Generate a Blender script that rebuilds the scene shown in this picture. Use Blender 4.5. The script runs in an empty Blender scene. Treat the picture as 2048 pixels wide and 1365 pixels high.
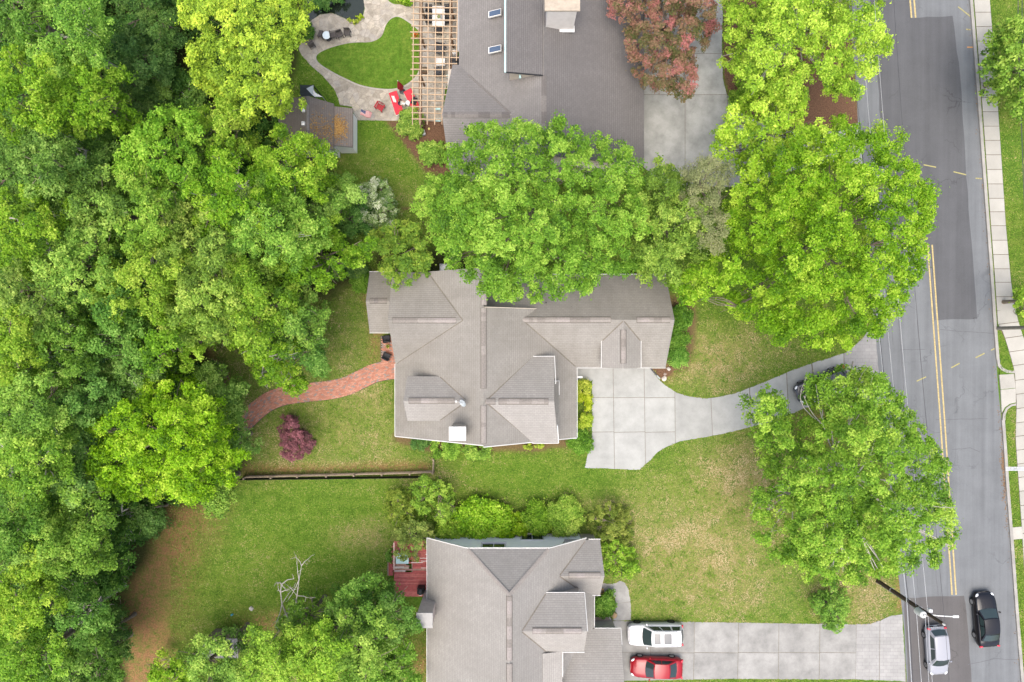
import bpy, bmesh, math, random
import numpy as np
from mathutils import Vector, Matrix

random.seed(7)
RNG = np.random.default_rng(11)
R = math.radians
sc = bpy.context.scene
C = sc.collection

# ------------------------------------------------------------------ camera, sky, sun, exposure
H = 60.0                       # drone height over the ground, metres
F = 1365.333                   # focal length of a 24 mm lens on 2048 px
cam_d = bpy.data.cameras.new('camera')
cam_d.lens = 24.0
cam_d.sensor_width = 36.0
cam_d.clip_end = 3000
cam = bpy.data.objects.new('camera', cam_d)
cam.location = (0, 0, H)
C.objects.link(cam)
sc.camera = cam

SUN_EL, SUN_AZ = 74.0, 200.0   # azimuth clockwise from north (+Y)
world = bpy.data.worlds.new('World')
sc.world = world
world.use_nodes = True
wn = world.node_tree
wn.nodes.clear()
w_out = wn.nodes.new('ShaderNodeOutputWorld')
w_bg = wn.nodes.new('ShaderNodeBackground')
w_sky = wn.nodes.new('ShaderNodeTexSky')
w_sky.sky_type = 'NISHITA'
w_sky.sun_disc = False
w_sky.sun_elevation = R(SUN_EL)
w_sky.sun_rotation = R(SUN_AZ)
w_sky.air_density = 1.0
w_sky.dust_density = 6.0
w_sky.ozone_density = 0.6
w_bg.inputs['Strength'].default_value = 0.15
wn.links.new(w_sky.outputs[0], w_bg.inputs[0])
wn.links.new(w_bg.outputs[0], w_out.inputs[0])

sun_d = bpy.data.lights.new('sun', 'SUN')
sun_d.energy = 1.2
sun_d.angle = R(55)
sun_d.color = (1.0, 0.975, 0.93)
sun = bpy.data.objects.new('sun', sun_d)
sd = Vector((math.sin(R(SUN_AZ)) * math.cos(R(SUN_EL)), math.cos(R(SUN_AZ)) * math.cos(R(SUN_EL)), math.sin(R(SUN_EL))))
sun.rotation_euler = sd.to_track_quat('Z', 'Y').to_euler()
sun.location = sd * 120
C.objects.link(sun)

sc.view_settings.view_transform = 'Standard'
sc.view_settings.look = 'None'
sc.view_settings.exposure = 1.35
sc.view_settings.gamma = 1.0
sc.view_settings.use_curve_mapping = False
sc.cycles.max_bounces = 6
sc.cycles.diffuse_bounces = 3
sc.cycles.transparent_max_bounces = 4

# ------------------------------------------------------------------ helpers
def P(px, py, z=0.0):
    """World point at height z for a spot read off the survey photograph."""
    s = (H - z) / F
    return Vector(((px - 1024.0) * s, (682.5 - py) * s, z))

def P2(px, py, z=0.0):
    p = P(px, py, z)
    return (p.x, p.y)

ORG = {}

def props(o, label=None, cat=None, group=None, kind=None):
    if label: o['label'] = label
    if cat: o['category'] = cat
    if group: o['group'] = group
    if kind: o['kind'] = kind
    return o

def thing(name, label, cat, loc=(0, 0, 0), rotz=0.0, group=None):
    o = bpy.data.objects.new(name, None)
    o.empty_display_size = 0.3
    C.objects.link(o)
    o.location = loc
    o.rotation_euler = (0, 0, rotz)
    ORG[o.name] = Vector(loc)
    return props(o, label, cat, group)

def link(name, me, parent=None):
    o = bpy.data.objects.new(name, me)
    C.objects.link(o)
    if parent is not None:
        o.parent = parent
        ORG[o.name] = ORG.get(parent.name, Vector((0, 0, 0)))
    else:
        ORG[o.name] = Vector((0, 0, 0))
    return o

def mk(name, V, Fc, mat, parent=None, local=False, uv=None, smooth=False, bevel=0.0, tone=None):
    """One mesh object; V in world metres unless local."""
    off = Vector((0, 0, 0))
    if parent is not None and not local:
        off = ORG.get(parent.name, off)
    me = bpy.data.meshes.new(name)
    me.from_pydata([(v[0] - off[0], v[1] - off[1], v[2] - off[2]) for v in V], [], Fc)
    if bevel > 0:
        bm = bmesh.new(); bm.from_mesh(me)
        bmesh.ops.recalc_face_normals(bm, faces=bm.faces)
        bmesh.ops.bevel(bm, geom=list(bm.edges), offset=bevel, segments=1, affect='EDGES', clamp_overlap=True)
        bm.to_mesh(me); bm.free()
    if uv is not None:
        lay = me.uv_layers.new(name='UVMap')
        for poly in me.polygons:
            for li in poly.loop_indices:
                lay.data[li].uv = uv[me.loops[li].vertex_index]
    if tone is not None:
        at = me.attributes.new('tone', 'FLOAT', 'FACE')
        at.data.foreach_set('value', np.asarray(tone, dtype=np.float32))
    if smooth:
        me.polygons.foreach_set('use_smooth', [True] * len(me.polygons))
    for m in (mat if isinstance(mat, (list, tuple)) else [mat]):
        me.materials.append(m)
    me.update()
    return link(name, me, parent)

class Geo:
    """Collects shapes for ONE mesh."""
    def __init__(s): s.V = []; s.F = []
    def add(s, V, Fc):
        n = len(s.V); s.V += [tuple(v) for v in V]; s.F += [tuple(i + n for i in f) for f in Fc]; return s
    def box(s, c, size, rz=0.0, tilt=None): return s.add(*box(c, size, rz, tilt))
    def tube(s, pts, rad, n=6): return s.add(*tube(pts, rad, n))
    def build(s, name, mat, parent=None, **k): return mk(name, s.V, s.F, mat, parent, **k)

BOXF = [(0, 3, 2, 1), (4, 5, 6, 7), (0, 1, 5, 4), (1, 2, 6, 5), (2, 3, 7, 6), (3, 0, 4, 7)]
def box(c, size, rz=0.0, M=None):
    x, y, z = size[0] / 2, size[1] / 2, size[2] / 2
    V = [Vector(v) for v in ((-x, -y, -z), (x, -y, -z), (x, y, -z), (-x, y, -z), (-x, -y, z), (x, -y, z), (x, y, z), (-x, y, z))]
    if M is not None: V = [M @ v for v in V]
    if rz:
        q = Matrix.Rotation(rz, 3, 'Z'); V = [q @ v for v in V]
    c = Vector(c)
    return [v + c for v in V], BOXF

def beam(a, b, w, h):
    """Box from a to b, w wide, h deep (hangs centred)."""
    a, b = Vector(a), Vector(b)
    d = (b - a).normalized()
    up = Vector((0, 0, 1)) if abs(d.z) < 0.95 else Vector((1, 0, 0))
    sx = d.cross(up).normalized(); sz = sx.cross(d).normalized()
    V = []
    for p in (a, b):
        for i, j in ((-1, -1), (1, -1), (1, 1), (-1, 1)):
            V.append(p + sx * (i * w / 2) + sz * (j * h / 2))
    return V, [(0, 1, 2, 3), (7, 6, 5, 4), (0, 4, 5, 1), (1, 5, 6, 2), (2, 6, 7, 3), (3, 7, 4, 0)]

def tube(pts, rad, n=6):
    pts = [Vector(p) for p in pts]
    if not isinstance(rad, (list, tuple)): rad = [rad] * len(pts)
    V, Fc = [], []
    for i, p in enumerate(pts):
        d = (pts[min(i + 1, len(pts) - 1)] - pts[max(i - 1, 0)])
        d = d.normalized() if d.length > 1e-6 else Vector((0, 0, 1))
        up = Vector((0, 0, 1)) if abs(d.z) < 0.9 else Vector((1, 0, 0))
        a = d.cross(up).normalized(); b = d.cross(a).normalized()
        for k in range(n):
            t = 2 * math.pi * k / n
            V.append(p + a * (math.cos(t) * rad[i]) + b * (math.sin(t) * rad[i]))
    for i in range(len(pts) - 1):
        for k in range(n):
            j = (k + 1) % n
            Fc.append((i * n + k, i * n + j, (i + 1) * n + j, (i + 1) * n + k))
    Fc.append(tuple(range(n))); Fc.append(tuple(reversed(range((len(pts) - 1) * n, len(pts) * n))))
    return V, Fc

def lathe(c, prof, n=16):
    """prof: list of (radius, z) from bottom to top, round c."""
    V, Fc = [], []
    for r, z in prof:
        for k in range(n):
            t = 2 * math.pi * k / n
            V.append((c[0] + r * math.cos(t), c[1] + r * math.sin(t), c[2] + z))
    for i in range(len(prof) - 1):
        for k in range(n):
            j = (k + 1) % n
            Fc.append((i * n + k, i * n + j, (i + 1) * n + j, (i + 1) * n + k))
    Fc.append(tuple(reversed(range(n)))); Fc.append(tuple(range((len(prof) - 1) * n, len(prof) * n)))
    return V, Fc

def prism(poly, z0, z1):
    a = sum(poly[i][0] * poly[(i + 1) % len(poly)][1] - poly[(i + 1) % len(poly)][0] * poly[i][1] for i in range(len(poly)))
    if a < 0: poly = poly[::-1]
    n = len(poly)
    V = [(x, y, z0) for x, y in poly] + [(x, y, z1) for x, y in poly]
    Fc = [tuple(reversed(range(n))), tuple(range(n, 2 * n))]
    for i in range(n):
        j = (i + 1) % n
        Fc.append((i, j, n + j, n + i))
    return V, Fc

def sheet(poly, z):
    V, Fc = prism(poly, z, z + 1)
    n = len(V) // 2
    return V[:n], [tuple(range(n))]

def px_poly(pts, z=0.0): return [P2(x, y, z) for x, y in pts]

def clip_half(poly, a, b, c):
    """Keep a*x+b*y<=c."""
    out = []
    for i in range(len(poly)):
        p, q = poly[i], poly[(i + 1) % len(poly)]
        dp, dq = a * p[0] + b * p[1] - c, a * q[0] + b * q[1] - c
        if dp <= 0: out.append(p)
        if (dp < 0 < dq) or (dq < 0 < dp):
            t = dp / (dp - dq)
            out.append((p[0] + (q[0] - p[0]) * t, p[1] + (q[1] - p[1]) * t))
    return out

def clip_convex(poly, cell):
    a = sum(cell[i][0] * cell[(i + 1) % len(cell)][1] - cell[(i + 1) % len(cell)][0] * cell[i][1] for i in range(len(cell)))
    if a < 0: cell = cell[::-1]
    for i in range(len(cell)):
        p, q = cell[i], cell[(i + 1) % len(cell)]
        nx, ny = q[1] - p[1], -(q[0] - p[0])
        poly = clip_half(poly, nx, ny, nx * p[0] + ny * p[1])
        if len(poly) < 3: return []
    return poly

def area(poly):
    return abs(sum(poly[i][0] * poly[(i + 1) % len(poly)][1] - poly[(i + 1) % len(poly)][0] * poly[i][1] for i in range(len(poly)))) / 2

def sdist(X, Y, poly):
    """Signed distance of points to a polygon, positive inside."""
    poly = np.asarray(poly, float)
    best = np.full(X.shape, 1e9); ins = np.zeros(X.shape, bool)
    for i in range(len(poly)):
        x1, y1 = poly[i]; x2, y2 = poly[(i + 1) % len(poly)]
        dx, dy = x2 - x1, y2 - y1
        t = np.clip(((X - x1) * dx + (Y - y1) * dy) / (dx * dx + dy * dy + 1e-12), 0, 1)
        best = np.minimum(best, (X - x1 - t * dx) ** 2 + (Y - y1 - t * dy) ** 2)
        cr = ((y1 > Y) != (y2 > Y)) & (X < (x2 - x1) * (Y - y1) / (y2 - y1 + 1e-12) + x1)
        ins ^= cr
    d = np.sqrt(best)
    return np.where(ins, d, -d)

# ------------------------------------------------------------------ materials
K = 0.785                      # grey-card factor: albedos below are read at exposure 1.0
def kk(c): return tuple(x * K for x in c)
class NT:
    def __init__(s, name):
        s.m = bpy.data.materials.new(name); s.m.use_nodes = True
        s.t = s.m.node_tree; s.t.nodes.clear()
        s.out = s.n('ShaderNodeOutputMaterial')
    def n(s, typ, **kw):
        o = s.t.nodes.new(typ)
        for k, v in kw.items():
            if k.startswith('i_'): o.inputs[k[2:].replace('_', ' ')].default_value = v
            else: setattr(o, k, v)
        return o
    def l(s, a, b): s.t.links.new(a, b)
    def noise(s, vec, scale, detail=4.0, rough=0.6, dist=0.0):
        o = s.n('ShaderNodeTexNoise'); o.inputs['Scale'].default_value = scale
        o.inputs['Detail'].default_value = detail; o.inputs['Roughness'].default_value = rough
        o.inputs['Distortion'].default_value = dist
        if vec is not None: s.l(vec, o.inputs['Vector'])
        return o.outputs['Fac']
    def ramp(s, fac, stops, interp='LINEAR'):
        o = s.n('ShaderNodeValToRGB'); o.color_ramp.interpolation = interp
        e = o.color_ramp.elements
        while len(e) < len(stops): e.new(0.5)
        for i, (p, c) in enumerate(stops):
            e[i].position = p
            e[i].color = (c, c, c, 1) if isinstance(c, (int, float)) else (*c, 1)
        s.l(fac, o.inputs[0]); return o.outputs[0]
    def mix(s, fac, a, b, blend='MIX'):
        o = s.n('ShaderNodeMix', data_type='RGBA', blend_type=blend)
        for sock, v in ((o.inputs['Factor'], fac), (o.inputs['A'], a), (o.inputs['B'], b)):
            pass
        def put(sock, v):
            if hasattr(v, 'is_output'): s.l(v, sock)
            elif isinstance(v, (tuple, list)): sock.default_value = (*v, 1)
            else: sock.default_value = v
        put(o.inputs[0], fac); put(o.inputs[6], a); put(o.inputs[7], b)
        return o.outputs[2]
    def math(s, op, a, b=None):
        o = s.n('ShaderNodeMath', operation=op)
        for k, v in enumerate((a, b)):
            if v is None: continue
            if hasattr(v, 'is_output'): s.l(v, o.inputs[k])
            else: o.inputs[k].default_value = v
        return o.outputs[0]
    def attr(s, name):
        o = s.n('ShaderNodeAttribute'); o.attribute_name = name; return o.outputs['Fac']
    def pos(s): return s.n('ShaderNodeNewGeometry').outputs['Position']
    def obj(s): return s.n('ShaderNodeTexCoord').outputs['Object']
    def uv(s): return s.n('ShaderNodeTexCoord').outputs['UV']
    def mapping(s, vec, scale):
        o = s.n('ShaderNodeMapping'); o.inputs['Scale'].default_value = scale; s.l(vec, o.inputs['Vector']); return o.outputs[0]
    def bump(s, h, strength=0.3, dist=0.05):
        o = s.n('ShaderNodeBump'); o.inputs['Strength'].default_value = strength; o.inputs['Distance'].default_value = dist
        s.l(h, o.inputs['Height']); return o.outputs[0]
    def bsdf(s, col, rough=0.8, spec=0.3, normal=None, metal=0.0):
        o = s.n('ShaderNodeBsdfPrincipled')
        if hasattr(col, 'is_output'): s.l(col, o.inputs['Base Color'])
        else: o.inputs['Base Color'].default_value = (*col, 1)
        if hasattr(rough, 'is_output'): s.l(rough, o.inputs['Roughness'])
        else: o.inputs['Roughness'].default_value = rough
        o.inputs['Specular IOR Level'].default_value = spec
        o.inputs['Metallic'].default_value = metal
        if normal is not None: s.l(normal, o.inputs['Normal'])
        return o
    def done(s, b): s.l(b.outputs[0], s.out.inputs[0]); return s.m

def plain(name, col, rough=0.7, var=0.18, scale=3.0, spec=0.3, metal=0.0, bump=0.0):
    t = NT(name); col = kk(col)
    f = t.noise(t.pos(), scale, 5.0)
    lo = tuple(max(0, c * (1 - var)) for c in col); hi = tuple(min(1, c * (1 + var)) for c in col)
    c = t.ramp(f, [(0.25, lo), (0.75, hi)])
    nrm = t.bump(t.noise(t.pos(), scale * 8, 4.0), bump, 0.02) if bump else None
    return t.done(t.bsdf(c, rough, spec, nrm, metal))

def m_paint(name, col, rough=0.25, coat=0.6):
    t = NT(name); col = kk(col)
    b = t.bsdf(col, rough, 0.5)
    b.inputs['Coat Weight'].default_value = coat; b.inputs['Specular IOR Level'].default_value = 0.35
    b.inputs['Coat Roughness'].default_value = 0.06
    return t.done(b)

def m_leaf(name, c0, c1, c2, trans=0.30):
    t = NT(name)
    a = t.attr('tone')
    big = t.noise(t.pos(), 0.35, 2.0)
    f = t.math('ADD', t.math('MULTIPLY', a, 0.75), t.math('MULTIPLY', big, 0.25))
    col = t.ramp(f, [(0.12, c0), (0.5, c1), (0.88, c2)])
    rnd = t.n('ShaderNodeObjectInfo').outputs['Random']      # each plant its own green
    hv = t.n('ShaderNodeHueSaturation')
    t.l(t.math('ADD', t.math('MULTIPLY', rnd, 0.018), 0.486), hv.inputs['Hue'])
    r2 = t.math('FRACT', t.math('MULTIPLY', rnd, 7.31))
    t.l(t.math('ADD', t.math('MULTIPLY', r2, 0.12), 0.92), hv.inputs['Saturation'])
    t.l(t.math('ADD', t.math('MULTIPLY', t.math('FRACT', t.math('MULTIPLY', rnd, 13.7)), 0.17), 0.89), hv.inputs['Value'])
    t.l(col, hv.inputs['Color']); col = hv.outputs[0]
    b = t.bsdf(col, 0.62, 0.2)
    tr = t.n('ShaderNodeBsdfTranslucent')
    hs = t.n('ShaderNodeHueSaturation'); hs.inputs['Saturation'].default_value = 1.1; hs.inputs['Value'].default_value = 1.25
    t.l(col, hs.inputs['Color']); t.l(hs.outputs[0], tr.inputs[0])
    mx = t.n('ShaderNodeMixShader'); mx.inputs[0].default_value = trans
    t.l(b.outputs[0], mx.inputs[1]); t.l(tr.outputs[0], mx.inputs[2]); t.l(mx.outputs[0], t.out.inputs[0])
    return t.m

def m_roof(name, base, dark, streak=0.5):
    """Asphalt shingles: courses in UV metres, blends, weathering down the slope."""
    t = NT(name); base = kk(base); dark = kk(dark)
    uv = t.uv()
    br = t.n('ShaderNodeTexBrick'); br.offset = 0.5; br.squash = 1.0
    t.l(uv, br.inputs['Vector'])
    br.inputs['Scale'].default_value = 1.0
    br.inputs['Brick Width'].default_value = 0.30; br.inputs['Row Height'].default_value = 0.18
    br.inputs['Mortar Size'].default_value = 0.008; br.inputs['Mortar Smooth'].default_value = 0.3
    br.inputs['Bias'].default_value = 0.0
    br.inputs['Color1'].default_value = (*[c * 1.09 for c in base], 1)
    br.inputs['Color2'].default_value = (*[c * 0.92 for c in base], 1)
    br.inputs['Mortar'].default_value = (*[c * 0.5 for c in base], 1)
    st = t.noise(t.mapping(uv, (1.1, 0.22, 1)), 1.0, 6.0, 0.65)
    blot = t.noise(t.pos(), 0.45, 4.0, 0.6)
    m = t.math('MULTIPLY', t.ramp(st, [(0.42, 0.0), (0.72, 1.0)]), streak)
    m2 = t.math('MULTIPLY', t.ramp(blot, [(0.40, 0.0), (0.75, 1.0)]), streak * 0.9)
    c = t.mix(m, br.outputs['Color'], dark)
    c = t.mix(m2, c, dark)
    g = t.noise(t.pos(), 22.0, 3.0)
    c = t.mix(0.32, c, t.ramp(g, [(0.25, tuple(x * 0.6 for x in base)), (0.75, tuple(min(1, x * 1.4) for x in base))]))
    lay = t.math('FRACT', t.math('DIVIDE', t.n('ShaderNodeSeparateXYZ').outputs[1], 0.18))
    sep = lay.node.inputs[0].links[0].from_node.inputs[0].links[0].from_node
    t.l(uv, sep.inputs[0])
    c = t.mix(1.0, c, t.ramp(lay, [(0.0, 0.82), (0.22, 1.0), (0.8, 1.04), (1.0, 1.0)]), 'MULTIPLY')
    nr = t.bump(lay, 0.5, 0.025)
    return t.done(t.bsdf(c, 0.9, 0.15, nr))
# ------------------------------------------------------------------ palette
def m_lawn():
    t = NT('lawn')
    p = t.pos()
    fine = t.noise(p, 9.0, 6.0, 0.75)
    mid = t.noise(p, 1.1, 7.0, 0.72)
    big = t.noise(p, 0.16, 3.0, 0.5)
    tuft = t.noise(p, 3.2, 7.0, 0.78, 0.5)
    g = t.ramp(mid, [(0.30, (0.052, 0.105, 0.012)), (0.5, (0.095, 0.150, 0.022)), (0.70, (0.165, 0.190, 0.045))])
    g = t.mix(t.ramp(tuft, [(0.54, 0.0), (0.68, 0.75)]), g, (0.190, 0.185, 0.070))
    g = t.mix(t.ramp(tuft, [(0.32, 0.7), (0.46, 0.0)]), g, (0.034, 0.080, 0.010))
    g = t.mix(t.ramp(big, [(0.40, 0.0), (0.62, 0.6)]), g, (0.058, 0.138, 0.018))
    lush = t.ramp(t.math('ADD', t.math('MULTIPLY', mid, .5), t.math('MULTIPLY', tuft, .5)), [(0.34, (0.040, 0.100, 0.010)), (0.5, (0.088, 0.162, 0.018)), (0.66, (0.165, 0.205, 0.040))])
    c = t.mix(t.attr('z_lush'), g, lush)
    dry = t.ramp(fine, [(0.3, (0.150, 0.130, 0.055)), (0.7, (0.335, 0.262, 0.142))])
    dm = t.math('MULTIPLY', t.attr('z_dry'), t.ramp(t.math('ADD', t.math('MULTIPLY', tuft, 0.6), t.math('MULTIPLY', mid, 0.4)), [(0.41, 0.0), (0.54, 1.0)]))
    c = t.mix(dm, c, dry)
    straw = t.ramp(fine, [(0.25, (0.125, 0.062, 0.036)), (0.55, (0.235, 0.125, 0.072)), (0.8, (0.33, 0.205, 0.125))])
    c = t.mix(t.math('MULTIPLY', t.attr('z_straw'), t.ramp(t.math('ADD', t.math('MULTIPLY', tuft, .55), t.math('MULTIPLY', mid, .45)), [(0.38, 0.10), (0.54, 1.0)])), c, straw)
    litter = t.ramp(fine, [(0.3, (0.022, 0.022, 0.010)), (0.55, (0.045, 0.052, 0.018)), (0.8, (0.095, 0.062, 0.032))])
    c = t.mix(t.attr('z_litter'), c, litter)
    mul = t.ramp(t.noise(p, 14.0, 5.0, 0.8), [(0.3, (0.068, 0.036, 0.028)), (0.55, (0.150, 0.082, 0.062)), (0.8, (0.24, 0.145, 0.11))])
    c = t.mix(t.attr('z_mulch'), c, mul)
    spk = t.noise(p, 7.0, 7.0, 0.85)
    c = t.mix(0.75, c, t.mix(1.0, c, t.ramp(spk, [(0.34, 0.5), (0.5, 1.0), (0.66, 1.5)]), 'MULTIPLY'))
    c = t.mix(1.0, c, (K * 1.03, K * 1.07, K * .88), 'MULTIPLY')
    h = t.math('ADD', t.math('MULTIPLY', fine, 0.6), t.math('MULTIPLY', tuft, 0.8))
    return t.done(t.bsdf(c, 0.95, 0.1, t.bump(h, 0.9, 0.10)))

def m_asphalt(name, col, rub=0.25):
    t = NT(name); col = kk(col)
    p = t.pos()
    a = t.noise(t.mapping(p, (1.6, 0.05, 1)), 1.0, 4.0, 0.6)
    b = t.noise(p, 0.5, 5.0, 0.65)
    g = t.noise(p, 30.0, 3.0, 0.7)
    lo = tuple(c * (1 - rub) for c in col); hi = tuple(c * (1 + rub) for c in col)
    c = t.ramp(a, [(0.3, lo), (0.7, hi)])
    c = t.mix(0.45, c, t.ramp(b, [(0.3, lo), (0.75, hi)]))
    c = t.mix(0.35, c, t.ramp(g, [(0.25, tuple(x * 0.5 for x in col)), (0.75, tuple(x * 1.6 for x in col))]))
    # hairline cracks
    v = t.n('ShaderNodeTexVoronoi', feature='DISTANCE_TO_EDGE'); v.inputs['Scale'].default_value = 0.22
    wob = t.n('ShaderNodeMixRGB') if False else None
    nv = t.n('ShaderNodeTexNoise'); nv.inputs['Scale'].default_value = 0.9; nv.inputs['Detail'].default_value = 5
    t.l(p, nv.inputs['Vector'])
    ad = t.n('ShaderNodeVectorMath', operation='MULTIPLY_ADD'); ad.inputs[1].default_value = (2.2, 2.2, 0)
    t.l(nv.outputs['Color'], ad.inputs[0]); t.l(p, ad.inputs[2]); t.l(ad.outputs[0], v.inputs['Vector'])
    crack = t.ramp(v.outputs['Distance'], [(0.0, 1.0), (0.012, 0.0)])
    gate = t.ramp(t.noise(p, 0.3, 2.0), [(0.5, 0.0), (0.62, 0.55)])
    c = t.mix(t.math('MULTIPLY', crack, gate), c, tuple(x * 0.45 for x in col))
    return t.done(t.bsdf(c, 0.9, 0.2, t.bump(g, 0.15, 0.01)))

def m_concrete(name, col, stain=0.35, stamped=False):
    t = NT(name); col = kk(col)
    p = t.pos()
    a = t.noise(p, 0.7, 6.0, 0.62); b = t.noise(p, 3.5, 5.0, 0.7); g = t.noise(p, 24.0, 3.0, 0.7)
    rnd = t.n('ShaderNodeObjectInfo').outputs['Random']
    c = t.ramp(a, [(0.3, tuple(x * (1 - stain) for x in col)), (0.6, col), (0.8, tuple(min(1, x * 1.1) for x in col))])
    c = t.mix(t.math('MULTIPLY', t.ramp(b, [(0.5, 0.0), (0.75, 1.0)]), stain), c, tuple(x * 0.6 for x in col))
    c = t.mix(1.0, c, t.ramp(rnd, [(0.0, 0.92), (1.0, 1.06)]), 'MULTIPLY')
    c = t.mix(0.6, c, t.mix(1.0, c, t.ramp(g, [(0.3, 0.8), (0.7, 1.18)]), 'MULTIPLY'))
    h = g
    if stamped:
        br = t.n('ShaderNodeTexBrick'); br.offset = 0.35; t.l(p, br.inputs['Vector'])
        br.inputs['Scale'].default_value = 1.0; br.inputs['Brick Width'].default_value = 0.62; br.inputs['Row Height'].default_value = 0.31
        br.inputs['Mortar Size'].default_value = 0.012; br.inputs['Color1'].default_value = (1.04, 1.04, 1.04, 1)
        br.inputs['Color2'].default_value = (0.94, 0.94, 0.95, 1); br.inputs['Mortar'].default_value = (0.72, 0.72, 0.74, 1)
        c = t.mix(1.0, c, br.outputs['Color'], 'MULTIPLY')
    return t.done(t.bsdf(c, 0.9, 0.2, t.bump(h, 0.1, 0.01)))

def m_stone(name):
    t = NT(name)
    rnd = t.n('ShaderNodeObjectInfo').outputs['Random']
    p = t.pos()
    c = t.ramp(rnd, [(0.0, (0.25, 0.225, 0.185)), (0.3, (0.325, 0.295, 0.245)), (0.6, (0.365, 0.335, 0.285)), (0.85, (0.30, 0.28, 0.25)), (1.0, (0.41, 0.365, 0.285))])
    n1 = t.noise(p, 3.0, 6.0, 0.7); n2 = t.noise(p, 18.0, 4.0, 0.7)
    c = t.mix(0.8, c, t.mix(1.0, c, t.ramp(n1, [(0.3, 0.6), (0.7, 1.25)]), 'MULTIPLY'))
    c = t.mix(0.7, c, t.mix(1.0, c, t.ramp(n2, [(0.3, 0.72), (0.7, 1.25)]), 'MULTIPLY'))
    blot = t.ramp(t.noise(p, 0.35, 3.0), [(0.45, 0.0), (0.65, 0.55)])
    c = t.mix(blot, c, (0.16, 0.15, 0.135))
    c = t.mix(1.0, c, (K * 1.15, K * 1.15, K * 1.13), 'MULTIPLY')
    return t.done(t.bsdf(c, 0.85, 0.2, t.bump(n1, 0.4, 0.03)))

def m_tone(name, stops, rough=0.85, gr=0.35):
    """Colour by each piece's own tone value."""
    t = NT(name)
    c = t.ramp(t.attr('tone'), [(p, kk(q)) for p, q in stops])
    g = t.noise(t.pos(), 18.0, 4.0, 0.7)
    c = t.mix(gr * 1.6, c, t.mix(1.0, c, t.ramp(g, [(0.3, 0.6), (0.7, 1.35)]), 'MULTIPLY'))
    return t.done(t.bsdf(c, rough, 0.2))

LAWN = m_lawn()
ASPH = m_asphalt('asphalt_worn', (0.137, 0.146, 0.153), 0.36)
ASPH_D = m_asphalt('asphalt_patch', (0.084, 0.087, 0.092), 0.3)
ASPH_B = m_asphalt('asphalt_patch_brown', (0.092, 0.089, 0.089))
CONC = m_concrete('concrete_drive', (0.332, 0.341, 0.328), 0.20)
CONC_OLD = m_concrete('concrete_drive_weathered', (0.285, 0.284, 0.270), 0.36)
CONC_W = m_concrete('concrete_walk', (0.355, 0.347, 0.310), 0.12)
CONC_S = m_concrete('concrete_stamped', (0.270, 0.268, 0.262), 0.2, True)
CONC_S2 = m_concrete('concrete_stamped_pale', (0.325, 0.323, 0.31), 0.2, True)
KERB = m_concrete('concrete_kerb', (0.32, 0.31, 0.285), 0.25)
DRIVE_JOINT = plain('drive_joint', (0.165, 0.150, 0.118), 0.95, 0.35, 5)
JOINT = plain('joint_sand', (0.105, 0.085, 0.055), 0.95, 0.4, 6)
YELLOW = plain('yellow_road_paint', (0.38, 0.305, 0.14), 0.8, 0.35, 6)
YSPRAY = plain('yellow_spray_paint', (0.30, 0.275, 0.11), 0.8, 0.3, 12)
ORANGE = plain('orange_spray_paint', (0.55, 0.27, 0.08), 0.8, 0.3, 12)
TAR = plain('tar_seal', (0.085, 0.088, 0.095), 0.6, 0.2, 4)
STONE = m_stone('flagstone')
BRICK = m_tone('path_brick', [(0.0, (0.23, 0.21, 0.20)), (0.14, (0.27, 0.20, 0.17)), (0.2, (0.36, 0.155, 0.105)), (0.7, (0.43, 0.200, 0.140)), (1.0, (0.47, 0.255, 0.19))])
WHITE = plain('white_paint', (0.62, 0.62, 0.60), 0.5, 0.05, 2)
SIDING = plain('white_siding', (1.04, 1.05, 1.04), 0.6, 0.03, 2)
BLACK = plain('black_fabric', (0.022, 0.023, 0.027), 0.75, 0.4, 8)
CHAR = plain('charcoal_wicker', (0.055, 0.058, 0.065), 0.8, 0.35, 14)
DARKM = plain('dark_metal', (0.03, 0.032, 0.035), 0.45, 0.2, 5, 0.5, 0.4)
GREYM = plain('grey_metal', (0.42, 0.43, 0.44), 0.4, 0.12, 4, 0.5, 0.6)
COPPER = plain('patina_copper', (0.38, 0.56, 0.56), 0.6, 0.15, 3)
TIMBER = plain('pergola_timber', (0.46, 0.34, 0.225), 0.8, 0.22, 4)
TIMB_D = plain('beam_timber', (0.17, 0.105, 0.065), 0.85, 0.3, 4)
FENCEW = plain('weathered_wood', (0.27, 0.215, 0.155), 0.9, 0.35, 6)
RED = plain('red_cushion', (0.50, 0.030, 0.050), 0.8, 0.2, 5)
REDU = plain('red_umbrella_cloth', (0.30, 0.018, 0.025), 0.8, 0.25, 5)
BARK = plain('bark', (0.20, 0.165, 0.125), 0.95, 0.35, 4, 0.2, 0, 0.6)
BARK_P = plain('pale_bark', (0.44, 0.41, 0.36), 0.9, 0.25, 4, 0.2, 0, 0.4)
BONE = plain('dead_wood', (0.36, 0.335, 0.30), 0.9, 0.25, 6)

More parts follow.
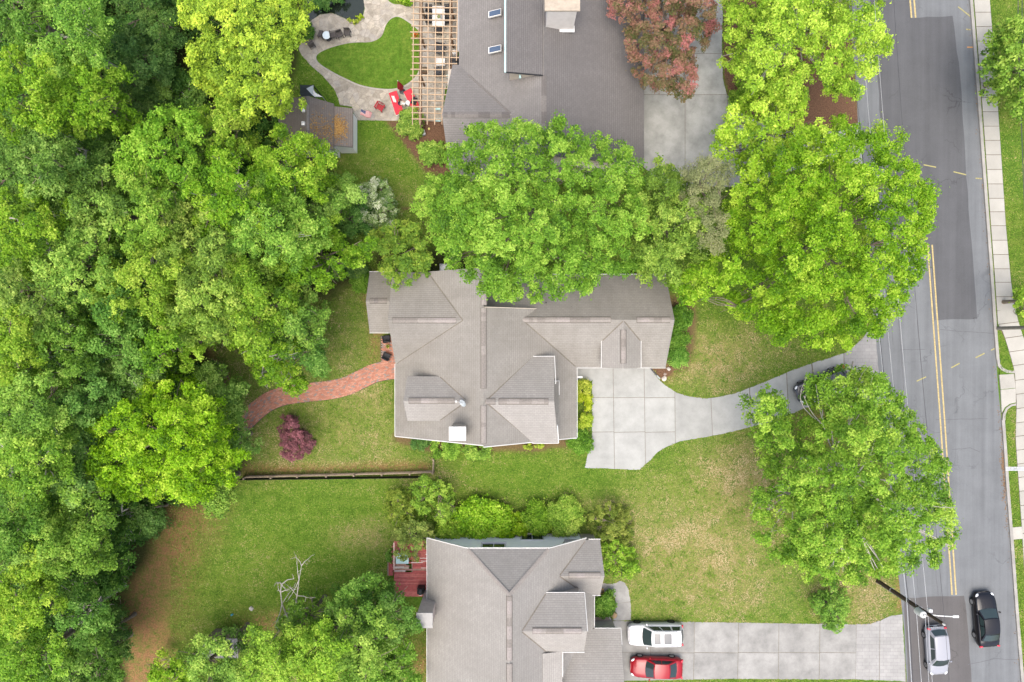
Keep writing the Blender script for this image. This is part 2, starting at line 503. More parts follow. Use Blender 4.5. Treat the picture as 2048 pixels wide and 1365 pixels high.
# ------------------------------------------------------------------ ground: one sheet to the horizon, zones of soil and turf
def ground():
    x = np.concatenate([[-900, -300, -120], np.arange(-56, 56.01, 0.3), [120, 300, 900]])
    y = np.concatenate([[-900, -300, -110], np.arange(-40, 40.01, 0.3), [110, 300, 900]])
    X, Y = np.meshgrid(x, y)
    px = X * F / H + 1024; py = 682.5 - Y * F / H
    rs = np.random.default_rng(3)
    def wob(scale, amp):
        o = np.zeros_like(px)
        for _ in range(7):
            a = rs.uniform(0, 6.28); k = rs.uniform(0.5, 1.6) / scale
            o += np.sin((px * math.cos(a) + py * math.sin(a)) * k + rs.uniform(0, 6.28))
        return o * amp / 2.6
    W1, W2 = wob(40, 14), wob(12, 6)
    def zone(poly, soft, w=1.0):
        return np.clip((sdist(px, py, poly) + (W1 + W2) * w) / soft + 0.5, 0, 1)
    def blob(cx, cy, rx, ry):
        return np.clip(1.25 - np.sqrt(((px - cx) / rx) ** 2 + ((py - cy) / ry) ** 2), 0, 1)
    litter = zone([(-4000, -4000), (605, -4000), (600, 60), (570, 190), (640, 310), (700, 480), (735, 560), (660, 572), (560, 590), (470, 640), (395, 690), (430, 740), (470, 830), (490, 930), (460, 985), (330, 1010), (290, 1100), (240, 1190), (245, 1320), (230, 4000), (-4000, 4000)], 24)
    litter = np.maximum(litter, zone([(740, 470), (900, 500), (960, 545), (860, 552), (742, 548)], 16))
    straw = zone([(330, 985), (430, 1000), (400, 1060), (350, 1140), (370, 1230), (360, 1320), (340, 1500), (190, 1500), (220, 1190), (290, 1080)], 120, 1.6)
    straw = np.maximum(straw, 0.8 * blob(540, 1245, 80, 30))
    straw = np.maximum(straw, 0.9 * zone([(405, 700), (450, 740), (490, 850), (470, 870), (430, 780), (395, 730)], 16))
    straw = np.maximum(straw, 0.8 * zone([(470, 930), (860, 925), (868, 942), (490, 952)], 14, 0.3))
    straw = np.maximum(straw, 0.7 * zone([(1575, 830), (1680, 800), (1680, 900), (1600, 900)], 40))
    straw = np.maximum(straw, 0.6 * blob(1330, 745, 30, 25))
    straw = np.maximum(straw, 0.8 * blob(845, 1330, 30, 60))
    straw = np.maximum(straw, 0.75 * zone([(1795, 1120), (1806, 1120), (1814, 1215), (1795, 1220)], 14, .2))
    straw = np.maximum(straw, 0.6 * zone([(735, 560), (770, 660), (758, 735), (740, 735), (742, 640), (725, 590)], 14, .3))
    mulch = zone([(1446, -200), (1510, -200), (1520, 240), (1482, 226), (1453, 190), (1444, 150)], 6, 0.2)
    mulch = np.maximum(mulch, zone([(1560, 60), (1712, 60), (1722, 247), (1692, 254), (1640, 262), (1560, 255)], 8, 0.2))
    mulch = np.maximum(mulch, zone([(768, 240), (895, 238), (930, 345), (880, 352), (851, 347), (800, 280)], 5, 0.1))
    mulch = np.maximum(mulch, 0.9 * zone([(800, 415), (850, 418), (850, 424), (800, 422)], 5, 0.1))
    mulch = np.maximum(mulch, zone([(1300, 736), (1345, 736), (1340, 752), (1320, 762)], 6, 0.1))
    mulch = np.maximum(mulch, zone([(1335, 590), (1385, 600), (1390, 640), (1372, 735), (1335, 740)], 10, 0.4) * 0.8)
    mulch = np.maximum(mulch, zone([(790, 870), (1180, 872), (1180, 896), (1010, 900), (860, 905), (795, 880)], 10, 0.4) * 0.8)
    lush = zone([(590, 90), (880, 20), (870, 240), (780, 242), (860, 360), (850, 440), (700, 440), (600, 250)], 30)
    lush = np.maximum(lush, 0.9 * zone([(1975, -200), (4000, -200), (4000, 700), (2035, 640), (2000, 300)], 30))
    lush = np.maximum(lush, 0.75 * zone([(500, 975), (760, 970), (900, 960), (860, 1060), (700, 1150), (560, 1240), (480, 1240), (470, 1100)], 90))
    lush = np.maximum(lush, 0.75 * zone([(880, 905), (1290, 950), (1500, 960), (1490, 1000), (1200, 1000), (880, 985)], 40))
    lush = np.maximum(lush, 0.85 * zone([(1262, 1170), (1284, 1180), (1284, 1245), (1262, 1245)], 10, .2))
    lush = np.maximum(lush, 0.7 * zone([(1290, 1205), (1700, 1215), (1700, 1250), (1280, 1246)], 30))
    dry = 0.95 * blob(1420, 725, 120, 75)
    dry = np.maximum(dry, 0.5 * blob(1530, 690, 110, 50))
    for b, s in (((1400, 1110, 240, 170), .95), ((1490, 985, 150, 130), 1.0), ((1720, 1190, 130, 70), .9), ((720, 800, 90, 60), .7), ((690, 860, 120, 70), .5),
                 ((640, 930, 240, 24), .6), ((740, 1075, 90, 40), .7), ((1330, 1160, 120, 90), .5), ((690, 700, 80, 90), .45), ((1260, 1010, 200, 24), .5), ((860, 960, 60, 30), .6),
                 ((2030, 860, 40, 60), .9), ((2030, 1110, 40, 50), .5), ((760, 400, 110, 40), .45), ((700, 320, 80, 40), .3)):
        dry = np.maximum(dry, s * blob(*b))
    dry = np.maximum(dry, 0.35 * zone([(395, 560), (790, 560), (800, 940), (480, 940)], 60))
    nx, ny = len(x), len(y)
    Z = np.zeros_like(X)
    V = np.stack([X, Y, Z], -1).reshape(-1, 3)
    idx = np.arange(nx * ny).reshape(ny, nx)
    q = np.stack([idx[:-1, :-1], idx[:-1, 1:], idx[1:, 1:], idx[1:, :-1]], -1).reshape(-1, 4)
    me = bpy.data.meshes.new('ground')
    me.vertices.add(len(V)); me.vertices.foreach_set('co', V.astype(np.float32).ravel())
    me.loops.add(q.size); me.loops.foreach_set('vertex_index', q.astype(np.int32).ravel())
    me.polygons.add(len(q)); me.polygons.foreach_set('loop_start', np.arange(0, q.size, 4, dtype=np.int32))
    me.update()
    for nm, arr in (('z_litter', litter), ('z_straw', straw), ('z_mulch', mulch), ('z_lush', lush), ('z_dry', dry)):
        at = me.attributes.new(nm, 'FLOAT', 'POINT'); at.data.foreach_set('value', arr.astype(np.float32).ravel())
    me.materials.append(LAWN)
    props(link('ground', me), kind='structure')
    return x, y, dict(litter=litter, straw=straw, mulch=mulch, lush=lush, dry=dry)
GX, GY, ZONES = ground()

# ------------------------------------------------------------------ road
def lerp_line(line, y):
    for (x0, y0), (x1, y1) in zip(line, line[1:]):
        if y0 <= y <= y1: return x0 + (x1 - x0) * (y - y0) / (y1 - y0)
    (x0, y0), (x1, y1) = (line[0], line[1]) if y < line[0][1] else (line[-2], line[-1])
    return x0 + (x1 - x0) * (y - y0) / (y1 - y0)
ROAD_L = [(1704, 0), (1711, 150), (1717, 245), (1738, 560), (1751, 700), (1757, 760), (1796, 1130), (1806, 1240), (1815, 1365)]
ROAD_R = [(1938, 0), (1950, 150), (1958, 260), (1968, 400), (1980, 560), (1986, 655), (1992, 730), (1997, 800), (2003, 850), (2010, 960), (2020, 1090), (2030, 1230), (2041, 1365)]
ys = list(range(-2400, 0, 400)) + list(range(0, 1366, 60)) + list(range(1600, 3800, 400))
wobx = {y: random.uniform(-1.5, 1.5) for y in ys}
road = mk('road', *sheet(px_poly([(lerp_line(ROAD_L, y) + wobx[y], y) for y in ys] + [(lerp_line(ROAD_R, y) + 1, y) for y in reversed(ys)]), 0.006), ASPH)
props(road, kind='structure')
def jag(pts, n=5, amp=1.2):
    out = []
    for i in range(len(pts)):
        (x0, y0), (x1, y1) = pts[i], pts[(i + 1) % len(pts)]
        for k in range(n):
            t = k / n
            a = 0 if k == 0 else amp
            out.append((x0 + (x1 - x0) * t + random.uniform(-a, a), y0 + (y1 - y0) * t + random.uniform(-a, a)))
    return out
mk('asphalt_patch', *sheet(px_poly(jag([(1730, -160), (1806, -160), (1818, 0), (1822, 37), (1905, 32), (1920, 150), (1932, 350), (1946, 520), (1954, 638), (1876, 641), (1858, 490), (1778, 494), (1762, 250), (1750, 100), (1740, 0)])), 0.010), ASPH_D, road)
mk('asphalt_patch', *sheet(px_poly(jag([(1808, 1196), (1928, 1192), (1933, 1230), (1943, 1365), (1957, 1560), (1830, 1560), (1816, 1365)])), 0.010), ASPH_B, road)
mk('asphalt_strip', *sheet(px_poly([(1857, 494), (1872, 640), (1868, 642), (1853, 494)]), 0.010), TAR, road)
def stripe(pts, w, mat, name, z=0.014):
    a = [P2(*p) for p in pts]
    L, Rr = [], []
    for i, p in enumerate(a):
        q0, q1 = a[max(i - 1, 0)], a[min(i + 1, len(a) - 1)]
        d = Vector((q1[0] - q0[0], q1[1] - q0[1])).normalized()
        n = Vector((-d.y, d.x)) * (w / 2)
        L.append((p[0] + n.x, p[1] + n.y)); Rr.append((p[0] - n.x, p[1] - n.y))
    return mk(name, *sheet(L + Rr[::-1], z), mat, road)
def dbl(x, y): return [(x[0], y[0]), ((x[0] + x[1]) / 2 + 1, (y[0] + y[1]) / 2), (x[1], y[1])]
stripe(dbl((1855, 1904), (490, 1190)), 0.13, YELLOW, 'yellow_line')
stripe(dbl((1864, 1912), (490, 1190)), 0.13, YELLOW, 'yellow_line')
stripe([(1809, -150), (1820, 0), (1823, 36)], 0.14, YELLOW, 'yellow_line')
stripe([(1817, -150), (1828, 0), (1831, 36)], 0.14, YELLOW, 'yellow_line')
for a, b, m in (((1785, 323), (1808, 326), YSPRAY), ((1847, 330), (1872, 335), YSPRAY), ((1907, 344), (1932, 350), YSPRAY), ((1951, 357), (1964, 358), YSPRAY),
                ((1934, 95), (1949, 95), ORANGE), ((1916, 14), (1940, 33), YSPRAY), ((1951, 716), (1969, 707), YSPRAY), ((1902, 736), (1919, 727), YSPRAY),
                ((1833, 763), (1852, 754), YSPRAY), ((1982, 701), (1990, 697), YSPRAY), ((1932, 59), (1941, 60), YSPRAY)):
    stripe([a, b], 0.10, m, 'survey_dash')
# sealed seams in the old asphalt
for pts in ([(1797, 640), (1806, 760), (1814, 880)], [(1834, 640), (1845, 760), (1858, 900)], [(1800, 700), (1850, 699)], [(1872, 840), (1975, 838)], [(1832, 1130), (1836, 1190)], [(1869, 1120), (1876, 1192)],
            [(1935, 1330), (1990, 1318), (2035, 1320)], [(1905, 900), (1940, 896), (1960, 905)], [(1776, 520), (1786, 690)], [(1880, 660), (1990, 668)]):
    pts2 = []
    for (x0, y0), (x1, y1) in zip(pts, pts[1:]):
        for k in range(6):
            pts2.append((x0 + (x1 - x0) * k / 6 + random.uniform(-.7, .7), y0 + (y1 - y0) * k / 6 + random.uniform(-.7, .7)))
    stripe(pts2 + [pts[-1]], 0.045, TAR, 'tar_seam', 0.011)

# ------------------------------------------------------------------ far pavement: verge, kerb, walk slabs
far_y = [-2400, -800] + list(range(0, 1366, 65)) + [2000, 3800]
verge = mk('verge', *prism(px_poly([(lerp_line(ROAD_R, y) + 5, y) for y in far_y] + [(6000, 3800), (6000, -2400)]), -0.2, 0.09), LAWN)
props(verge, kind='structure')
kerb = None
kl = [y for y in range(-300, 1700, 60)]
kerb_root = mk('kerb', *prism(px_poly([(lerp_line(ROAD_R, y), y) for y in kl if y <= 720] + [(lerp_line(ROAD_R, y) + 6, y) for y in reversed(kl) if y <= 720]), -0.2, 0.13), KERB)
props(kerb_root, kind='structure')
mk('kerb_length', *prism(px_poly([(lerp_line(ROAD_R, y), y) for y in kl if y >= 840] + [(lerp_line(ROAD_R, y) + 6, y) for y in reversed(kl) if y >= 840]), -0.2, 0.13), KERB, kerb_root)
mk('kerb_return', *prism(px_poly([(1992, 720), (1994, 732), (2001, 741), (2012, 746), (2028, 747), (2028, 742), (2014, 741), (2004, 736), (1998, 728), (1998, 720)]), -0.2, 0.134), KERB, kerb_root)
mk('kerb_return', *prism(px_poly([(2003, 840), (2004, 828), (2010, 816), (2020, 809), (2030, 807), (2030, 811), (2021, 813), (2013, 819), (2009, 830), (2009, 840)]), -0.2, 0.134), KERB, kerb_root)
WALK_R = [(1978, 0), (1990, 150), (2000, 300), (2010, 450), (2020, 560), (2027, 610), (2034, 645), (2052, 700), (2068, 760), (2072, 900), (2082, 1365)]
WALK_L = [(1946, 0), (1958, 150), (1966, 260), (1976, 400), (1988, 560), (1994, 655), (2004, 664), (2015, 700), (2027, 742), (2031, 808), (2030, 840), (2029, 880), (2034, 950), (2041, 1050), (2047, 1150), (2053, 1365)]
walk = mk('sidewalk', *prism(px_poly([(lerp_line(WALK_L, y), y) for y in range(-280, 1700, 20)] + [(lerp_line(WALK_R, y), y) for y in range(1699, -281, -20)]), -0.1, 0.10), JOINT)
props(walk, kind='structure')
y = -196.0
while y < 1500:
    y1 = y + 28 * random.uniform(0.96, 1.05)
    m = 0.55
    L = lambda v: lerp_line(WALK_L, v) + m
    Rr = lambda v: lerp_line(WALK_R, v) - m
    tl = 0 if y < 600 else -5
    yy = [y + m, (y + y1) / 2, y1 - m]
    mk('paving_slab', *prism(px_poly([(L(v), v) for v in yy] + [(Rr(v), v + tl) for v in reversed(yy)]), 0.0, 0.122 + random.uniform(0, 0.006)), CONC_W, walk)
    y = y1
mk('apron_slab', *prism(px_poly([(1997, 750), (2026, 748), (2030, 776), (2000, 779)]), 0.0, 0.108), CONC_W, walk)
mk('apron_slab', *prism(px_poly([(2000, 780), (2030, 777), (2030, 805), (2018, 808), (2008, 815), (2002, 826)]), 0.0, 0.106), CONC_W, walk)
mk('connector_slab', *prism(px_poly([(2021, 1055), (2041, 1053), (2045, 1077), (2023, 1079)]), 0.0, 0.126), CONC_W, walk)
mh = thing('manhole_cover', 'small round iron cover set in the pale sidewalk beside the kerbside tree', 'manhole cover', P(1965, 184, 0.122))
mk('lid', *lathe(P(1965, 184, 0.118), [(0.2, 0), (0.2, 0.025), (0.17, 0.03)], 14), DARKM, mh)
mk('rim', *lathe(P(1965, 184, 0.118), [(0.25, 0), (0.25, 0.018), (0.21, 0.018)], 14), GREYM, mh)
dr = thing('trench_drain', 'pale metal drain channel laid straight across the kerb and sidewalk', 'drain', P(2030, 938, 0.13))
mk('channel', *box(P(2045, 938, 0.125) , (3.0, 0.34, 0.04)), GREYM, dr)
for s in (-1, 1): mk('rail', *box(P(2045, 938, 0.147) + Vector((0, 0.15 * s, 0)), (3.0, 0.035, 0.03)), plain('galvanised', (0.55, 0.56, 0.57), 0.4, 0.1, 4, 0.5, 0.5), dr)

# ------------------------------------------------------------------ driveways of concrete panels
DRIVES = []
def driveway(name, outline, cells, mat, top=0.035, shrink=0.022):
    DRIVES.append(outline)
    o = []
    rj = random.Random(len(outline))
    for i_ in range(len(outline)):
        a_, b_ = P2(*outline[i_]), P2(*outline[(i_ + 1) % len(outline)])
        L_ = math.hypot(b_[0] - a_[0], b_[1] - a_[1]); n_ = max(1, int(L_ / 0.35))
        for q_ in range(n_):
            o.append((a_[0] + (b_[0] - a_[0]) * q_ / n_ + rj.uniform(-.03, .03), a_[1] + (b_[1] - a_[1]) * q_ / n_ + rj.uniform(-.03, .03)))
    root = mk(name, *prism(o, -0.1, top - 0.010), DRIVE_JOINT)
    props(root, kind='structure')
    for cell in cells:
        m = mat
        if isinstance(cell, tuple) and cell and not isinstance(cell[0], (int, float)) and len(cell) == 2 and not isinstance(cell[1], tuple):
            cell, m = cell
        c = [P2(*p) for p in cell]
        cx = sum(p[0] for p in c) / len(c); cy = sum(p[1] for p in c) / len(c)
        # pull each edge in by the joint width
        cc = []
        for p in c:
            d = Vector((p[0] - cx, p[1] - cy)); 
            cc.append((p[0] - math.copysign(shrink, d.x), p[1] - math.copysign(shrink, d.y)))
        q = clip_convex(o, cc)
        if len(q) >= 3 and area(q) > 0.05:
            mk('concrete_panel', *prism(q, 0.0, top + random.uniform(0, 0.006)), m, root)
    return root
grid = []
xs_top = [1150, 1226, 1288, 1349, 1419]; xs_bot = [1160, 1229, 1291, 1351, 1428]
def xat(i, yv): return xs_top[i] + (xs_bot[i] - xs_top[i]) * (yv - 735) / 205.0
rows = [700, 796, 865, 950]
for i in range(3):
    for a, b in zip(rows, rows[1:]):
        grid.append([(xat(i, a), a), (xat(i + 1, a), a - 1), (xat(i + 1, b), b - 1), (xat(i, b), b)])
grid.append([(xat(3, 770), 770), (xat(4, 770), 770), (xat(4, 890), 890), (xat(3, 890), 890)])
grid.append([(xat(4, 740), 740), (1497, 740), (1503, 890), (xat(4, 890), 890)])
grid.append([(1497, 700), (1570, 700), (1580, 890), (1503, 890)])
grid.append([(1570, 680), (1616, 680), (1640, 860), (1580, 890)])
grid.append([(1616, 660), (1686, 660), (1690, 860), (1640, 860)])
grid.append(([(1686, 600), (1760, 600), (1768, 860), (1690, 860)], CONC_S))
driveway('driveway', [(1152, 728), (1300, 728), (1305, 744), (1318, 760), (1334, 774), (1352, 785), (1376, 793), (1410, 797), (1440, 794), (1470, 787), (1500, 776), (1540, 760), (1580, 743), (1620, 728), (1660, 716), (1688, 707), (1706, 694), (1722, 680), (1738, 660), (1749, 648), (1753, 700), (1757, 745), (1762, 790), (1768, 830), (1740, 800), (1700, 790), (1660, 795), (1620, 812), (1580, 829), (1540, 845), (1500, 855), (1480, 860), (1440, 869), (1400, 876), (1360, 883), (1335, 893), (1315, 905), (1300, 921), (1278, 940), (1170, 936), (1176, 905), (1184, 880), (1184, 762), (1152, 762)], grid, CONC)
cells = []
xs = [1215, 1302, 1389, 1477, 1558, 1640, 1713]
for a, b in zip(xs, xs[1:]):
    cells.append([(a, 1200), (b, 1200), (b - 1, 1306), (a - 1, 1305)]); cells.append([(a - 1, 1305), (b - 1, 1306), (b - 3, 1400), (a - 3, 1400)])
cells.append(([(1713, 1200), (1760, 1200), (1758, 1400), (1710, 1400)], CONC_S2)); cells.append(([(1760, 1200), (1806, 1200), (1812, 1400), (1758, 1400)], CONC_S2))
driveway('driveway', [(1205, 1242), (1400, 1244), (1700, 1249), (1740, 1248), (1762, 1240), (1782, 1231), (1804, 1229), (1808, 1300), (1813, 1364), (1790, 1362), (1700, 1359), (1450, 1358), (1250, 1362), (1205, 1362)], cells, CONC_OLD)
cells = []
for a, b in ((60, -300), (108, 60), (190, 108), (400, 190)):
    for c, d in ((1270, 1370), (1370, 1455), (1455, 1540), (1540, 1640), (1640, 1740)):
        cells.append([(c, b), (d, b), (d, a), (c, a)])
driveway('driveway', [(1285, 332), (1285, 120), (1300, -250), (1447, -250), (1444, 100), (1445, 155), (1453, 188), (1482, 227), (1560, 262), (1640, 267), (1690, 257), (1717, 247), (1726, 335), (1680, 322), (1600, 337), (1480, 375), (1380, 372), (1320, 366)], cells, m_concrete('concrete_drive_aged', (0.375, 0.382, 0.36), 0.36))
wk = [[(1196, 1160), (1252, 1160), (1252, 1184), (1196, 1190)], [(1215, 1184), (1266, 1160), (1268, 1203), (1215, 1210)], [(1215, 1209), (1268, 1203), (1268, 1243), (1215, 1243)]]
driveway('front_walk', [(1196, 1164), (1215, 1168), (1232, 1166), (1240, 1161), (1250, 1166), (1257, 1180), (1261, 1200), (1262, 1241), (1226, 1241), (1232, 1215), (1230, 1195), (1215, 1187), (1196, 1186)], wk, CONC_OLD)

# ------------------------------------------------------------------ flagstone patio and its lawns, brick path, pond
PATIO = [(640, 30), (665, 27), (690, 38), (712, 46), (726, 34), (730, 18), (727, 0), (727, -90), (775, -90), (772, -2), (785, 9), (822, 12), (822, -90), (925, -90), (918, 60), (915, 125), (890, 180), (884, 243), (842, 243), (712, 241), (704, 214), (680, 211), (676, 196), (668, 178), (645, 152), (622, 132), (604, 112), (597, 98), (603, 84), (612, 68), (620, 44)]
patio = mk('patio', *prism(px_poly(PATIO), -0.1, 0.030), plain('patio_sand', (0.30, 0.265, 0.215), 0.95, 0.35, 5))
props(patio, kind='structure')
pp = px_poly(PATIO)
rs = random.Random(5)
pts = []
step = 0.56
x0, x1 = min(p[0] for p in pp), max(p[0] for p in pp); y0, y1 = min(p[1] for p in pp), P2(0, -30)[1]
yy = y0
k = 0
while yy < y1:
    xx = x0 + (k % 2) * step / 2
    while xx < x1:
        pts.append((xx + rs.uniform(-.25, .25), yy + rs.uniform(-.25, .25))); xx += step
    yy += step; k += 1
GRASS_ISLE = [(792, 35), (781, 40), (772, 52), (763, 74), (742, 85), (715, 86), (690, 89), (658, 98), (638, 108), (633, 118), (642, 130), (668, 146), (692, 158), (722, 171), (760, 178), (790, 178), (815, 168), (835, 148), (842, 118), (840, 70), (825, 52), (808, 40), (800, 36)]
PA = np.array(pts)
isl = sdist(PA[:, 0], PA[:, 1], px_poly(GRASS_ISLE)); ins = sdist(PA[:, 0], PA[:, 1], pp)
keep = [i for i in range(len(pts)) if isl[i] < 0.35 and ins[i] > -0.4]
stones = []
for i in keep:
    c = [(pts[i][0] - 1, pts[i][1] - 1), (pts[i][0] + 1, pts[i][1] - 1), (pts[i][0] + 1, pts[i][1] + 1), (pts[i][0] - 1, pts[i][1] + 1)]
    for j in range(len(pts)):
        if j == i: continue
        dx, dy = pts[j][0] - pts[i][0], pts[j][1] - pts[i][1]
        if dx * dx + dy * dy > 3.2: continue
        mx, my = (pts[i][0] + pts[j][0]) / 2, (pts[i][1] + pts[j][1]) / 2
        L = math.hypot(dx, dy)
        c = clip_half(c, dx / L, dy / L, (dx * mx + dy * my) / L - 0.022)
        if len(c) < 3: break
    if len(c) < 3: continue
    q = clip_convex(pp, c)
    if len(q) >= 3 and area(q) > 0.03: stones.append(q)
stones.sort(key=area, reverse=True)
for q in stones[:300]:
    mk('flagstone', *prism(q, 0.0, 0.042 + rs.uniform(0, 0.012)), STONE, patio)
if len(stones) > 300:
    g = Geo()
    for q in stones[300:]: g.add(*prism(q, 0.0, 0.042 + rs.uniform(0, 0.012)))
    props(g.build('flagstone_chips', STONE, patio), kind='stuff')
def smooth_closed(p, n=4):
    out = []
    for i in range(len(p)):
        a, b, c, d = p[i - 1], p[i], p[(i + 1) % len(p)], p[(i + 2) % len(p)]
        for k in range(n):
            t = k / n
            out.append(tuple(0.5 * (2 * b[m] + (c[m] - a[m]) * t + (2 * a[m] - 5 * b[m] + 4 * c[m] - d[m]) * t * t + (3 * b[m] - a[m] - 3 * c[m] + d[m]) * t ** 3) for m in (0, 1)))
    return out
EDGING = plain('pale_edging', (0.36, 0.335, 0.285), 0.9, 0.2, 6)
def isle(poly, h=0.075):
    poly = smooth_closed(poly)
    cx = sum(p[0] for p in poly) / len(poly); cy = sum(p[1] for p in poly) / len(poly)
    mk('edging', *prism(px_poly([(cx + (x - cx) * 1.035, cy + (y - cy) * 1.04) for x, y in poly]), 0.0, h - 0.008), EDGING, patio)
    V, Fc = prism(px_poly(poly), 0.0, h)
    o = mk('garden_lawn', V, Fc, LAWN)
    at = o.data.attributes.new('z_lush', 'FLOAT', 'POINT'); at.data.foreach_set('value', np.full(len(V), .7, np.float32))
    props(o, kind='structure')
isle(GRASS_ISLE)
isle([(772, -60), (774, -6), (785, 8), (800, 10), (824, 10), (824, -60)])

def catmull(p, n=10):
    out = []
    for i in range(len(p) - 1):
        a, b, c, d = p[max(i - 1, 0)], p[i], p[i + 1], p[min(i + 2, len(p) - 1)]
        for k in range(n):
            t = k / n
            out.append(tuple(0.5 * (2 * b[m] + (c[m] - a[m]) * t + (2 * a[m] - 5 * b[m] + 4 * c[m] - d[m]) * t * t + (3 * b[m] - a[m] - 3 * c[m] + d[m]) * t ** 3) for m in range(len(b))))
    return out + [tuple(p[-1])]
def brick_path():
    line = [Vector(P2(*q)) for q in catmull([(800, 739), (775, 741), (748, 747), (722, 759), (692, 773), (655, 781), (610, 786), (568, 792), (535, 805), (508, 826), (482, 853), (462, 880)], 8)]
    cum = [0.0]
    for a, b in zip(line, line[1:]): cum.append(cum[-1] + (b - a).length)
    def at(s):
        s = min(max(s, 0), cum[-1] - 1e-4)
        i = max(k for k in range(len(cum)) if cum[k] <= s); i = min(i, len(line) - 2)
        t = (s - cum[i]) / (cum[i + 1] - cum[i])
        d0 = (line[min(i + 1, len(line) - 1)] - line[max(i - 1, 0)]).normalized(); d1 = (line[min(i + 2, len(line) - 1)] - line[i]).normalized()
        d = (d0 * (1 - t) + d1 * t).normalized()
        return line[i].lerp(line[i + 1], t), Vector((-d.y, d.x))
    W = 1.62
    base = []
    for k in range(60):
        p, n = at(cum[-1] * k / 59); base.append((p + n * (W / 2 + .05), p - n * (W / 2 + .05)))
    o = mk('brick_path', *prism([tuple(b[0]) for b in base] + [tuple(b[1]) for b in reversed(base)], -0.1, 0.016), JOINT)
    props(o, kind='structure')
    g = Geo(); tones = []
    rr = random.Random(9)
    def put(quad):
        h = 0.034 + rr.uniform(0, .006)
        V, Fc = prism(quad, 0.0, h); g.add(V, Fc); tones.extend([rr.random()] * len(Fc))
    nrow = 15; bw = W / nrow; bl = 0.215
    for r in range(nrow):
        s = (r % 2) * bl / 2
        while s + bl < cum[-1]:
            q = []
            for (ss, ww) in ((s + .005, r * bw + .005), (s + bl - .005, r * bw + .005), (s + bl - .005, (r + 1) * bw - .005), (s + .005, (r + 1) * bw - .005)):
                p, n = at(ss); v = p + n * (ww - W / 2); q.append((v.x, v.y))
            put(q); s += bl
    a, b = P2(762, 672), P2(794, 724)
    x = a[0]
    mk('path_base', *prism([(a[0] - .04, a[1]), (b[0], a[1]), (b[0], b[1]), (a[0] - .04, b[1])], -0.1, 0.014), JOINT, o)
    row = 0; yv = b[1]
    while yv < a[1] - 0.1:
        x = a[0] + (row % 2) * 0.108
        while x < b[0] - 0.2:
            put([(x + .005, yv + .005), (x + .21, yv + .005), (x + .21, yv + .10), (x + .005, yv + .10)]); x += 0.215
        yv += 0.106; row += 1
    props(g.build('bricks', BRICK, o, tone=tones), kind='stuff')
brick_path()

def m_water():
    t = NT('pond_water')
    b = t.bsdf((0.012, 0.018, 0.012), 0.08, 0.5, t.bump(t.noise(t.pos(), 2.5, 3.0), 0.12, 0.02))
    return t.done(b)
pond = mk('pond', *sheet(px_poly([(600, -120), (728, -120), (729, 18), (724, 34), (711, 44), (690, 37), (664, 26), (640, 29), (622, 42), (608, 20)]), 0.012), m_water())
props(pond, kind='structure')
# ------------------------------------------------------------------ houses
ROOF_A = m_roof('roof_taupe', (0.268, 0.256, 0.232), (0.140, 0.128, 0.110), 0.5)
ROOF_B = m_roof('roof_pale_taupe', (0.300, 0.288, 0.268), (0.185, 0.174, 0.158), 0.42)
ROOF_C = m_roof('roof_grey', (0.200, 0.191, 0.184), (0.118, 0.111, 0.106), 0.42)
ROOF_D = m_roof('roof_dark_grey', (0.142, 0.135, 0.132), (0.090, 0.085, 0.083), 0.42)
ROOF_E = m_roof('roof_shed', (0.178, 0.160, 0.146), (0.115, 0.082, 0.058), 0.5)
CAP = [plain('ridge_cap_a', (0.245, 0.225, 0.205), 0.9, 0.2, 8), plain('ridge_cap_b', (0.27, 0.245, 0.23), 0.9, 0.2, 8), plain('ridge_cap_c', (0.20, 0.183, 0.165), 0.9, 0.2, 8)]
CAPD = [plain('ridge_cap_d', (0.125, 0.115, 0.108), 0.9, 0.2, 8), plain('ridge_cap_e', (0.165, 0.152, 0.143), 0.9, 0.2, 8)]
VENT = plain('ridge_vent', (0.135, 0.122, 0.108), 0.9, 0.2, 8)
BEIGE = plain('beige_siding', (0.48, 0.43, 0.36), 0.75, 0.1, 3)
def m_glass(name, col=(0.02, 0.028, 0.03), rough=0.06):
    t = NT(name); b = t.bsdf(col, rough, 0.6); return t.done(b)
GLASS = m_glass('window_glass')

def slope(house, pts, mat, thick=0.14, name='roof_slope'):
    """Roof plane; the first edge is the eave. UV in metres."""
    p = [Vector(v) for v in pts]
    n = Vector((0, 0, 0))
    for i in range(len(p)):
        n += p[i].cross(p[(i + 1) % len(p)])
    n.normalize()
    if n.z < 0: p = [p[1], p[0]] + list(reversed(p[2:])); n = -n
    u = (p[1] - p[0]).normalized(); v = n.cross(u)
    m = len(p)
    V = p + [q - Vector((0, 0, thick)) for q in p]
    uv = [((q - p[0]).dot(u), (q - p[0]).dot(v)) for q in p] * 2
    Fc = [tuple(range(m)), tuple(reversed(range(m, 2 * m)))]
    for i in range(m):
        j = (i + 1) % m
        Fc.append((i, m + i, m + j, j))
    return mk(name, V, Fc, mat, house, uv=uv)

